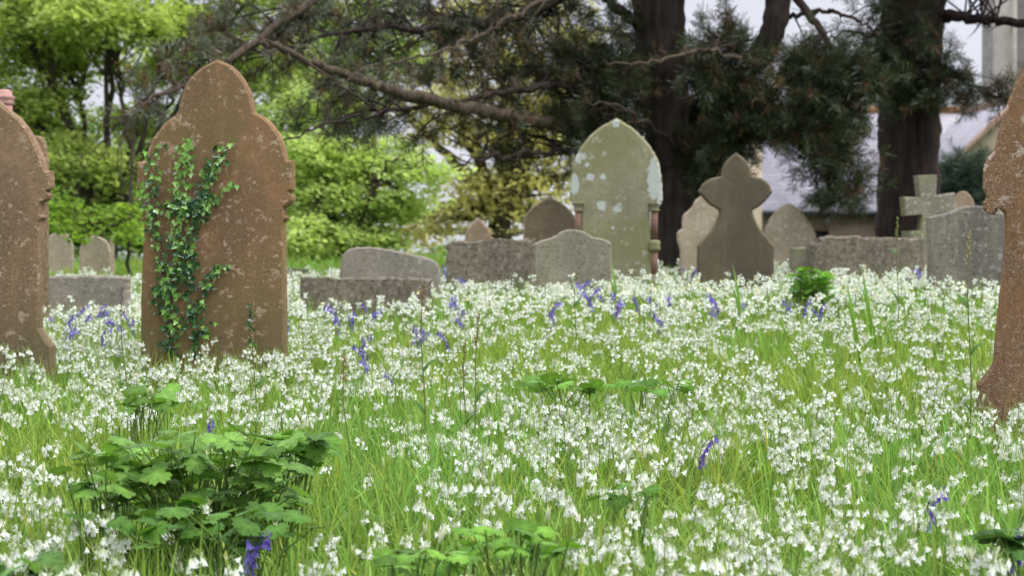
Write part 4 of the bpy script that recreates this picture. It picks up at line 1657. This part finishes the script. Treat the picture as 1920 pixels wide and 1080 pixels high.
    t = empty('church_tower', (tx0, D3, zg))
    tag(t, 'tall grey stone tower with its left side coloured as lit, cut by the right edge', 'tower')
    g = Geo()
    box(g, 0, 4.8, .0, 4.8, 0, 15)
    g.build('wall', M_TOWER_SHADED, t)
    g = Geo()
    box(g, -.16, -.002, -.002, 2.4, 0, 14.4)  # thin added slab: paints the tower's left face paler, as if lit
    g.build('lit_side_slab', M_TOWER, t)
    g = Geo()
    for i in range(7):
        box(g, i * .74, i * .74 + .4, -.05, .3, 15.002, 15.6)
    g.build('battlement', M_TOWER, t)
    g = Geo()
    box(g, 1.9, 2.7, -.03, -.004, 8, 10.2)
    g.build('window', M_GLASS, t)
    # slim chimney left of the nave
    c = at(1416, 215, 66)
    g = Geo()
    o0 = np.array([c[0], 66, zg])
    h = c[2] - zg
    box(g, -.17, .17, -.2, .2, 0, h)
    box(g, -.23, .23, -.26, .26, h + .002, h + .14)
    tube(g, [(0, 0, h + .14), (0, 0, h + .5)], [.1, .08], 10)
    o = g.build('chimney_stack', M_GABLE)
    o.location = tuple(o0)
    tag(o, 'slim pale chimney stack at the left end of the church roof', 'chimney')


build_church()


# ------------------------------------------------------------------ broadleaf trees
LEAFQ = (np.array([(0, 0, 0), (.34, .45, .06), (0, 1, -.08), (-.34, .45, .06)]), [np.array([(0, 1, 2), (0, 2, 3)])], np.ones((4, 3)))


def broadleaf(name, basepx, d, blobs, label, col, col2, bark, trunk_r, leaf, per_spray=26, spray_r=.35, cat='tree', stems=1, topz=None, flat=.35, nlimb=1.0, seed=0, thick=1.0):
    """blobs: (x, y, dd, rx_px, ry_px, nsprays)"""
    rg = np.random.default_rng(seed + 70)
    b = at(basepx[0], basepx[1], d)
    gz = float(ground(b[0], d))
    org = np.array([b[0], d, gz])
    rt = empty(name, tuple(org))
    tag(rt, label, cat)
    gt, gl = Geo(), Geo()
    S = F / d
    forks = []
    for s in range(stems):
        a = rg.uniform(-1, 1) * (.9 if stems > 1 else .1)
        H = (1.4 if stems > 1 else 2.0)
        forks.append(np.array([a * .55, rg.uniform(-.3, .3), H * rg.uniform(.8, 1.1)]))
        line = spline([(a * .08, 0, -.15), (a * .2, 0, .5), forks[-1] * np.array([.7, .7, .7]), forks[-1]], 5)
        line[:, :2] += rg.normal(0, .012, (len(line), 2))
        tube(gt, line, np.linspace(trunk_r * 1.25, trunk_r * .8, len(line)), 9)
    for (x, y, dd, rx_, ry_, n) in blobs:
        n = int(n * 1.5)
        c = at(x, y, d + dd) - org
        sx, sz = rx_ / S, ry_ / S
        sy = max(sx * .7, .5)
        fk = forks[int(np.argmin([np.linalg.norm(f[:2] - c[:2]) for f in forks]))]
        mid = fk + (c - fk) * .5 + rg.normal(0, .12, 3) + np.array([0, 0, .15])
        line = spline([fk, mid, c], 6)
        line[1:-1] += rg.normal(0, .03, (len(line) - 2, 3))
        tube(gt, line, np.linspace(trunk_r * .55, trunk_r * .12, len(line)) * thick, 6)
        # spray centres
        q = rg.normal(0, 1, (n, 3))
        q /= np.linalg.norm(q, axis=1)[:, None]
        q *= (rg.random(n) ** .42)[:, None]
        sc_ = c + q * np.array([sx, sy, sz])
        # twigs
        for i in range(0, n, 2):
            st = line[int(rg.integers(len(line) // 2, len(line)))]
            e = sc_[i]
            m = (st + e) / 2 + rg.normal(0, .06, 3) + np.array([0, 0, .05])
            tube(gt, [st, m, e], [trunk_r * .10 * thick, trunk_r * .07 * thick, .005], 4, cap=False)
        k = per_spray
        N = n * k
        base = np.repeat(sc_, k, 0)
        yaw0 = np.repeat(rg.random(n) * 6.283, k)
        tl0 = np.repeat(rg.normal(0, flat, n), k)
        r = spray_r * np.sqrt(rg.random(N))
        a = rg.random(N) * 6.283
        loc = np.stack([r * np.cos(a), r * np.sin(a) * .8, rg.normal(0, spray_r * .10, N) - r ** 2 * .35], -1)
        M0 = rotmats(yaw0, tl0)
        P = base + np.einsum('nij,nj->ni', M0, loc)
        M = M0 @ rotmats(a + rg.normal(0, .5, N), rg.normal(-.2, .35, N), rg.normal(0, .35, N), rg.uniform(.7, 1.3, N) * leaf)
        mixv = np.repeat(np.clip(rg.random(n) + rg.normal(0, .15, n), 0, 1), k)[:, None]
        tint = (np.array(col) * mixv + np.array(col2) * (1 - mixv)) * rg.uniform(.75, 1.25, (N, 1))
        gl.inst(LEAFQ, M, P, tint)
    gt.build('trunk', bark, rt, smooth=True)
    gl.build('crown', M_TREELEAF, rt)


YG, YG2 = (.56, .66, .22), (.36, .46, .13)
broadleaf('beech_tree', (190, 470), 38, [
    (40, 40, 0, 130, 70, 70), (200, 20, -1, 150, 60, 80), (360, 50, 0, 120, 60, 60), (120, 110, .5, 120, 45, 50), (330, 130, 1, 110, 45, 34), (60, 200, 0, 90, 60, 45), (250, 230, 1.5, 80, 45, 22),
    (120, 300, -.5, 120, 45, 46), (250, 330, 0, 90, 40, 34), (30, 320, 0, 90, 60, 40), (200, -130, 0, 260, 110, 90), (480, -60, 0, 160, 90, 70), (0, -120, 0, 180, 100, 60), (200, -330, 0, 240, 110, 60), (-120, 100, 0, 120, 160, 60),
    (500, 130, 1, 110, 60, 40), (130, 395, 0, 80, 25, 20), (-120, 350, 0, 110, 90, 40)],
    'large bright yellow green broadleaf tree with many dark stems at the left', YG, YG2, M_BARKG, .11, .105, 44, .42, stems=6, seed=1)
broadleaf('young_tree', (660, 505), 35, [
    (600, 290, 0, 90, 45, 46), (700, 300, .5, 100, 50, 40), (780, 320, 0, 80, 30, 22), (600, 370, 0, 90, 50, 50), (700, 390, .3, 90, 40, 38), (640, 445, 0, 100, 45, 50), (570, 450, -.5, 70, 50, 36), (760, 380, 0, 70, 30, 16),
    (610, 200, .5, 90, 50, 30), (520, 300, 1, 70, 70, 30), (700, 450, 0, 60, 30, 16)],
    'light green feathery young tree right of the ivy headstone', (.52, .64, .23), (.38, .50, .15), M_BARKG, .06, .085, 40, .36, stems=2, seed=2)
broadleaf('oak_tree', (940, 500), 50, [
    (900, 350, 0, 110, 50, 34), (1010, 330, 0, 100, 60, 34), (950, 250, 0, 120, 50, 32), (860, 220, 0, 90, 60, 24), (1040, 220, 0, 90, 70, 30), (960, 140, 0, 130, 60, 36), (830, 120, 1, 110, 60, 24), (1100, 120, 0, 90, 70, 26),
    (860, 410, 0, 80, 35, 18), (1000, 400, 0, 90, 35, 18), (930, 20, 0, 200, 80, 50), (780, 420, 1, 70, 40, 16), (1180, 330, 1, 90, 80, 16), (760, 200, 2, 90, 70, 16)],
    'thin leaved yellowish oak with crooked dark limbs behind the pine', (.60, .56, .24), (.46, .45, .18), M_BARKG, .24, .13, 22, .5, stems=2, flat=.7, seed=3, thick=1.3)
broadleaf('dark_yew', (170, 480), 44, [
    (120, 400, 0, 150, 60, 70), (280, 420, 0, 140, 60, 60), (0, 380, 0, 130, 80, 60), (200, 320, 1, 180, 60, 50), (400, 380, 1, 130, 100, 60), (60, 250, 1, 140, 80, 50), (330, 260, 2, 140, 70, 26), (520, 400, 2, 120, 90, 40), (-150, 400, 0, 130, 120, 50), (-50, 200, 2, 150, 120, 40)],
    'deep green dense tree filling the shade behind the far left headstones', (.18, .29, .06), (.07, .14, .03), M_BARKG, .14, .12, 34, .42, stems=3, seed=4)
broadleaf('green_tree', (480, 500), 46, [
    (480, 300, 0, 120, 90, 60), (560, 200, 0, 120, 90, 50), (620, 110, 0, 130, 90, 50), (700, 60, 0, 130, 80, 40), (520, 420, 0, 120, 60, 50), (640, 330, 1, 100, 70, 30), (620, -60, 0, 180, 100, 60)],
    'mid green tree rising behind the feathery young one', (.46, .58, .19), (.32, .44, .12), M_BARKG, .16, .13, 28, .45, stems=2, seed=5)
broadleaf('low_shrub', (240, 500), 28, [
    (225, 400, 0, 45, 25, 8), (240, 430, 0, 45, 30, 9), (105, 380, 0, 40, 25, 7), (120, 420, 0, 35, 25, 5), (165, 440, 0, 25, 20, 3)],
    'loose light green seedling shrub by the far left headstones', (.24, .38, .05), (.16, .27, .04), M_BARKG, .02, .085, 18, .22, cat='shrub', seed=6)
broadleaf('hedge_shrub', (1000, 490), 60, [
    (900, 470, 0, 120, 25, 50), (1100, 465, 0, 120, 30, 50), (760, 480, 0, 60, 14, 14), (1250, 450, 0, 120, 40, 50), (560, 470, 0, 100, 30, 30), (400, 468, 0, 110, 30, 30), (250, 465, 0, 110, 34, 34), (100, 465, 0, 110, 34, 34), (-40, 465, 0, 100, 34, 30)],
    'far low green hedge line beyond the gravestones', (.24, .36, .09), (.16, .26, .05), M_BARKG, .08, .12, 26, .45, cat='hedge', stems=3, seed=8)


# ------------------------------------------------------------------ pines
def needle_tuft(n, L, wd, seed, col):
    r_ = np.random.default_rng(seed)
    g = Geo()
    for i in range(n):
        a = r_.random() * 6.283
        tl = r_.uniform(.2, 1.15)
        dirv = np.array([math.sin(tl) * math.cos(a), math.sin(tl) * math.sin(a), math.cos(tl)])
        side = np.cross(dirv, r_.normal(0, 1, 3))
        side /= np.linalg.norm(side)
        b = np.array([0, 0, r_.uniform(-.05, .03)])
        l = L * r_.uniform(.7, 1.15)
        g.add([b - side * wd * .6, b + side * wd * .6, b + dirv * l + side * wd * .2, b + dirv * l - side * wd * .2 - np.array([0, 0, l * .08])], [np.array([(0, 1, 2, 3)])], np.array(col) * r_.uniform(.7, 1.3))
    V = np.concatenate(g.v)
    return V, [np.concatenate(f) for f in g.f.values()], np.concatenate(g.c)


def pine(name, basepx, d, stems, limbs, blobs, label, bark, cols, seed=0):
    """stems/limbs: list of ([(x, y, dd, radius)...]); blobs: (x, y, dd, rx, ry, ntwigs, brown, src) """
    rg = np.random.default_rng(seed + 500)
    b = at(basepx[0], basepx[1], d)
    gz = float(ground(b[0], d))
    org = np.array([b[0], d, gz])
    rt = empty(name, tuple(org))
    tag(rt, label, 'pine tree')
    S = F / d
    gt = Geo()
    nodes = []
    for st in stems:
        P = spline([tuple(at(x, y, d + dd) - org) + (r,) for x, y, dd, r in st], 8)
        P[:, 3] *= 1 + rg.normal(0, .035, len(P))
        tube(gt, P[:, :3], P[:, 3], 16)
        nodes.append(P[:, :3])
    gt.build('trunk', bark, rt, smooth=True)
    for lb, pale in limbs:
        g = Geo()
        P = spline([tuple(at(x, y, d + dd) - org) + (r,) for x, y, dd, r in lb], 8)
        P[1:, :3] += rg.normal(0, .016, (len(P) - 1, 3))
        tube(g, P[:, :3], P[:, 3] * (1 + rg.normal(0, .035, len(P))) * .72, 8)
        nodes.append(P[:, :3])
        # bare side twigs
        for k in range(len(P) // 2):
            i = int(rg.integers(2, len(P) - 1))
            a = P[i, :3]
            L = rg.uniform(.12, .42)
            e = a + np.array([rg.normal(0, .6), rg.normal(0, .5), rg.normal(-.25, .35)]) * L
            tube(g, spline([a, (a + e) / 2 + rg.normal(0, .045, 3), e], 4), np.linspace(min(P[i, 3] * .25, .012) + .002, .002, 9), 4, cap=False)
        g.build('limb', M_BARKL if pale else bark, rt, smooth=True)
    NODES = np.concatenate(nodes)
    TF = [[needle_tuft(30, .10, .0022, seed * 10 + i, c) for i in range(3)] for c in cols]
    gtw, gn = Geo(), Geo()
    PP, DD_, KK = [], [], []
    for (x, y, dd, rx_, ry_, nt_, brown) in blobs:
        if name == 'pine_tree' and y > -50 and x < 1080:
            nt_ = max(4, int(nt_ * .44))
            dd += .5
        elif name == 'pine_tree' and y > -50:
            nt_ = int(nt_ * .8)
            if 1160 < x < 1310 and len(stems) > 1:
                dd += 1.1
                nt_ = int(nt_ * .7)
        c = at(x, y, d + dd) - org
        i = np.argsort(np.linalg.norm(NODES - c, axis=1))[:12]
        for _ in range(nt_):
            s0 = NODES[int(rg.choice(i))]
            q = rg.normal(0, 1, 3)
            q /= np.linalg.norm(q)
            q *= rg.random() ** .4 * (1.3 if y < 150 or x < 1250 else 1.0)
            e = c + q * np.array([rx_ / S, max(rx_ / S * .7, .35), ry_ / S])
            dist = np.linalg.norm(e - s0)
            m1 = s0 + (e - s0) * .4 + rg.normal(0, .10, 3) * min(1, dist) + np.array([0, 0, .08 * dist])
            m2 = s0 + (e - s0) * .75 + rg.normal(0, .08, 3) * min(1, dist) + np.array([0, 0, .03])
            ln = spline([s0, m1, m2, e], 5)
            tube(gtw, ln, np.linspace(.012, .004, len(ln)), 4, cap=False)
            # sub twigs with tufts
            L0 = max(.35, 1 - .9 / max(dist, .91))
            for k in range(5):
                u = L0 + (1 - L0) * rg.random()
                p = np.array([np.interp(u * (len(ln) - 1), np.arange(len(ln)), ln[:, j]) for j in range(3)])
                dv = (e - m2) / (np.linalg.norm(e - m2) + 1e-6) * .5 + rg.normal(0, .6, 3) + np.array([0, 0, .15])
                dv /= np.linalg.norm(dv)
                l = rg.uniform(.10, .42)
                tube(gtw, [p, p + dv * l], [.004, .003], 3, cap=False)
                for t in (.4, .7, 1.0):
                    PP.append(p + dv * l * t)
                    DD_.append(dv)
                    KK.append(1 if rg.random() < brown else (2 if len(cols) > 2 and rg.random() < (1050 - x) / 450 else 0))  # paler needles further left: light on the outreaching limbs put into colour
    PP, DD_, KK = np.array(PP), np.array(DD_), np.array(KK)
    # frame with z along DD_
    zc = DD_
    h = rg.normal(0, 1, zc.shape)
    xc = np.cross(h, zc)
    xc /= np.linalg.norm(xc, axis=1)[:, None]
    yc = np.cross(zc, xc)
    M = np.stack([xc, yc, zc], -1) * rg.uniform(.7, 1.25, (len(zc), 1, 1))
    v = rg.integers(0, 3, len(zc))
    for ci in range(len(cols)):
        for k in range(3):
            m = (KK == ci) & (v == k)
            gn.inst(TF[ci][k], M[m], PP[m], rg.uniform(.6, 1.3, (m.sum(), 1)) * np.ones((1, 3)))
    gtw.build('twigs', bark, rt)
    gn.build('crown', M_NEEDLE, rt)
    print(name, 'tufts', len(PP))


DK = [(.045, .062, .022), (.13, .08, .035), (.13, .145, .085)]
P1_stems = [[(1262, 620, 0, .26), (1262, 540, 0, .22), (1264, 450, 0, .175), (1262, 350, 0, .185), (1252, 250, 0, .22), (1240, 120, 0, .25), (1234, 0, 0, .26), (1225, -250, 0, .22), (1215, -600, 0, .17), (1200, -1000, .3, .08)],
            [(1262, 430, .1, .12), (1292, 320, .1, .13), (1340, 240, .1, .12), (1400, 140, 0, .12), (1448, 60, -.1, .125), (1462, -60, -.1, .12), (1470, -400, -.3, .09), (1490, -800, -.3, .05)]]
P1_limbs = [
    ([(1215, 290, 0, .11), (1120, 255, -.4, .10), (1000, 230, -.8, .09), (900, 208, -1.2, .085), (800, 185, -1.6, .075), (700, 160, -2, .062), (600, 122, -2.4, .05), (490, 80, -2.8, .036)], 1),
    ([(1225, 170, 0, .06), (1120, 158, -.5, .05), (1000, 160, -.9, .042), (880, 185, -1.2, .034), (760, 205, -1.5, .028), (640, 225, -1.8, .022), (530, 262, -2, .010)], 0),
    ([(760, -200, -.6, .085), (650, -60, -1.0, .07), (545, 32, -1.3, .058), (430, 110, -1.6, .045), (350, 155, -1.8, .034), (270, 196, -2, .02), (200, 225, -2.2, .010)], 1),
    ([(1220, 290, 0, .05), (1130, 282, -.4, .04), (1030, 285, -.8, .032), (950, 292, -1, .024), (850, 312, -1.2, .010)], 0),
    ([(1150, -60, -.8, .03), (1010, 4, -1.5, .028), (950, 42, -1.8, .026), (880, 74, -2.1, .022), (800, 104, -2.4, .018), (720, 118, -2.6, .014), (620, 160, -2.9, .008)], 1),
    ([(935, -60, -2, .018), (924, 40, -2, .017), (915, 120, -2, .015), (903, 190, -2, .012), (885, 245, -2, .007)], 1),
    ([(1235, -30, 0, .10), (1120, -40, -.3, .08), (980, 30, -.6, .055), (820, 50, -1, .045), (640, 60, -1.2, .03), (480, 110, -1.4, .012)], 0),
    ([(1240, 60, 0, .09), (1160, 20, -.2, .07), (1090, -60, -.4, .05), (980, -120, -.6, .03)], 0),
    ([(1440, 90, 0, .04), (1380, 105, -.8, .03), (1300, 95, -1.4, .024), (1210, 120, -1.7, .018), (1130, 118, -1.9, .008)], 1),
    ([(1460, 40, 0, .04), (1530, 20, 0, .032), (1600, 32, 0, .024), (1650, 70, 0, .012)], 0),
    ([(1340, 230, 0, .08), (1420, 220, -.3, .06), (1500, 270, -.5, .05), (1550, 330, -.6, .035), (1600, 400, -.7, .012)], 0),
    ([(1462, -40, 0, .07), (1540, 60, -.2, .05), (1590, 150, -.3, .03), (1600, 230, -.4, .01)], 0),
    ([(1300, 300, .2, .05), (1230, 240, -.8, .04), (1150, 200, -1.3, .03), (1090, 190, -1.6, .01)], 0)]
P1_blobs = [
    (470, 40, -1.2, 110, 45, 26, .25), (620, 20, -1, 130, 50, 32, .2), (760, 40, -1.2, 120, 55, 34, .2), (900, 20, -1, 120, 60, 34, .15), (1040, 50, -.8, 110, 65, 36, .15), (560, 90, -1.6, 110, 35, 20, .3),
    (340, 140, -1.8, 90, 40, 17, .35), (250, 200, -2.1, 60, 32, 10, .35), (660, 150, -1.8, 90, 35, 20, .3), (800, 120, -1.5, 100, 40, 22, .3), (620, 230, -1.8, 70, 35, 16, .25), (740, 225, -1.6, 90, 30, 18, .3),
    (900, 120, -1.2, 90, 40, 20, .3), (880, 250, -1.2, 90, 30, 16, .4), (1000, 265, -.8, 80, 30, 16, .3), (1000, 150, -.8, 90, 45, 20, .2), (1110, 120, -.6, 80, 70, 36, .12), (1120, 220, -.5, 70, 60, 34, .1), (1190, 110, -.4, 80, 90, 40, .1), (1200, 230, -.5, 60, 50, 26, .1),
    (1290, 200, -.4, 70, 110, 44, .1), (1285, 330, -.3, 40, 60, 30, .12), (1350, 110, -.6, 70, 45, 30, .2), (1400, 220, -.4, 60, 50, 44, .12), (1340, 290, -.3, 30, 40, 16, .12),
    (1510, 150, -.3, 55, 30, 44, .05), (1585, 155, -.2, 55, 35, 60, .04), (1560, 200, -.2, 60, 25, 50, .05), (1500, 235, -.4, 40, 22, 26, .15), (1555, 290, -.5, 28, 36, 34, .15), (1585, 365, -.5, 26, 22, 18, .15),
    (1310, 390, 1.0, 45, 50, 20, .1), (1370, 290, .9, 55, 40, 24, .1), (1310, 270, .9, 60, 60, 26, .1), (1110, 290, .6, 60, 40, 14, .15), (1200, 330, 1.0, 50, 50, 14, .1),
    # crown above the frame, shading what is below
    (900, -150, .4, 200, 70, 20, .1), (1200, -140, 0, 260, 90, 40, .1), (1500, -120, 0, 200, 80, 30, .1), (1000, -350, 0, 380, 120, 50, .1), (1400, -380, 0, 380, 120, 50, .1), (1250, -700, 0, 350, 150, 60, .1)]
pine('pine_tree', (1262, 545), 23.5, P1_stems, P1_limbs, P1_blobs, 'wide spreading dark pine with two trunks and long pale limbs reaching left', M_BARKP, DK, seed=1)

P2_stems = [[(1702, 560, 0, .42), (1702, 480, 0, .375), (1703, 400, 0, .35), (1704, 300, 0, .345), (1704, 200, 0, .335), (1708, 100, 0, .345), (1712, 0, 0, .35), (1715, -300, 0, .32), (1720, -700, .2, .2), (1725, -1100, .2, .1)]]
P2_limbs = [
    ([(1720, 30, 0, .17), (1775, 28, -.2, .10), (1840, 36, -.4, .075), (1920, 42, -.7, .07), (2050, 30, -1, .06), (2200, -20, -1.3, .04)], 0),
    ([(1725, 100, -.2, .05), (1780, 130, -.5, .035), (1830, 165, -.7, .022), (1880, 185, -.9, .008)], 0),
    ([(1700, 60, -.2, .05), (1640, 70, -.7, .03), (1590, 60, -1, .02), (1530, 85, -1.2, .012), (1470, 100, -1.3, .006)], 0),
    ([(1710, -100, 0, .1), (1600, -160, -.3, .07), (1450, -180, -.6, .05)], 0)]
P2_blobs = [(1700, 40, -.7, 60, 50, 16, .1), (1690, 160, -.6, 50, 60, 20, .1), (1780, 135, -.5, 35, 35, 10, .15), (1820, 165, -.7, 40, 20, 9, .2), (1865, 180, -.9, 30, 15, 5, .3), (1650, 110, -.6, 60, 60, 20, .05), (1730, 190, -.6, 40, 30, 8, .1),
            (1700, -130, 0, 300, 90, 44, .1), (1900, -140, 0, 250, 90, 36, .1), (1750, -380, 0, 420, 130, 60, .1), (1700, -750, 0, 350, 150, 50, .1)]
pine('pine_tree', (1702, 500), 27.0, P2_stems, P2_limbs, P2_blobs, 'single massive straight reddish pine trunk with one thick limb reaching right', M_BARKR, DK, seed=2)
# knot on the massive trunk
g = Geo()
kp = at(1757, 238, 27.0)
tube(g, [kp + np.array([-.16, .02, -.05]), kp + np.array([-.02, -.03, 0]), kp + np.array([.035, -.05, .01])], [.15, .13, .07], 12)
kroot = bpy.data.objects['pine_tree.001']
ko = g.build('knot', M_BARKP, None, smooth=True)
ko.data.transform(__import__('mathutils').Matrix.Translation(-kroot.location))
ko.parent = kroot

# grey green conifer bush right of the trunk
pine('conifer_bush', (1806, 480), 33.0, [[(1806, 480, 0, .07), (1806, 400, 0, .06), (1806, 330, 0, .04), (1806, 296, 0, .01)]],
     [([(1806, 400, 0, .02), (1830, 360, -.1, .01), (1845, 350, -.1, .005)], 0)],
     [(1800, 320, 0, 30, 24, 16, .02), (1825, 340, 0, 30, 28, 18, .02), (1785, 350, 0, 30, 30, 16, .02), (1815, 375, 0, 40, 25, 16, .02), (1790, 410, 0, 50, 40, 16, .02)],
     'grey green conifer bush between the massive pine trunk and the church porch', M_BARKP, [(.06, .10, .06), (.09, .09, .05)], seed=3)
bpy.data.objects['conifer_bush']['category'] = 'bush'
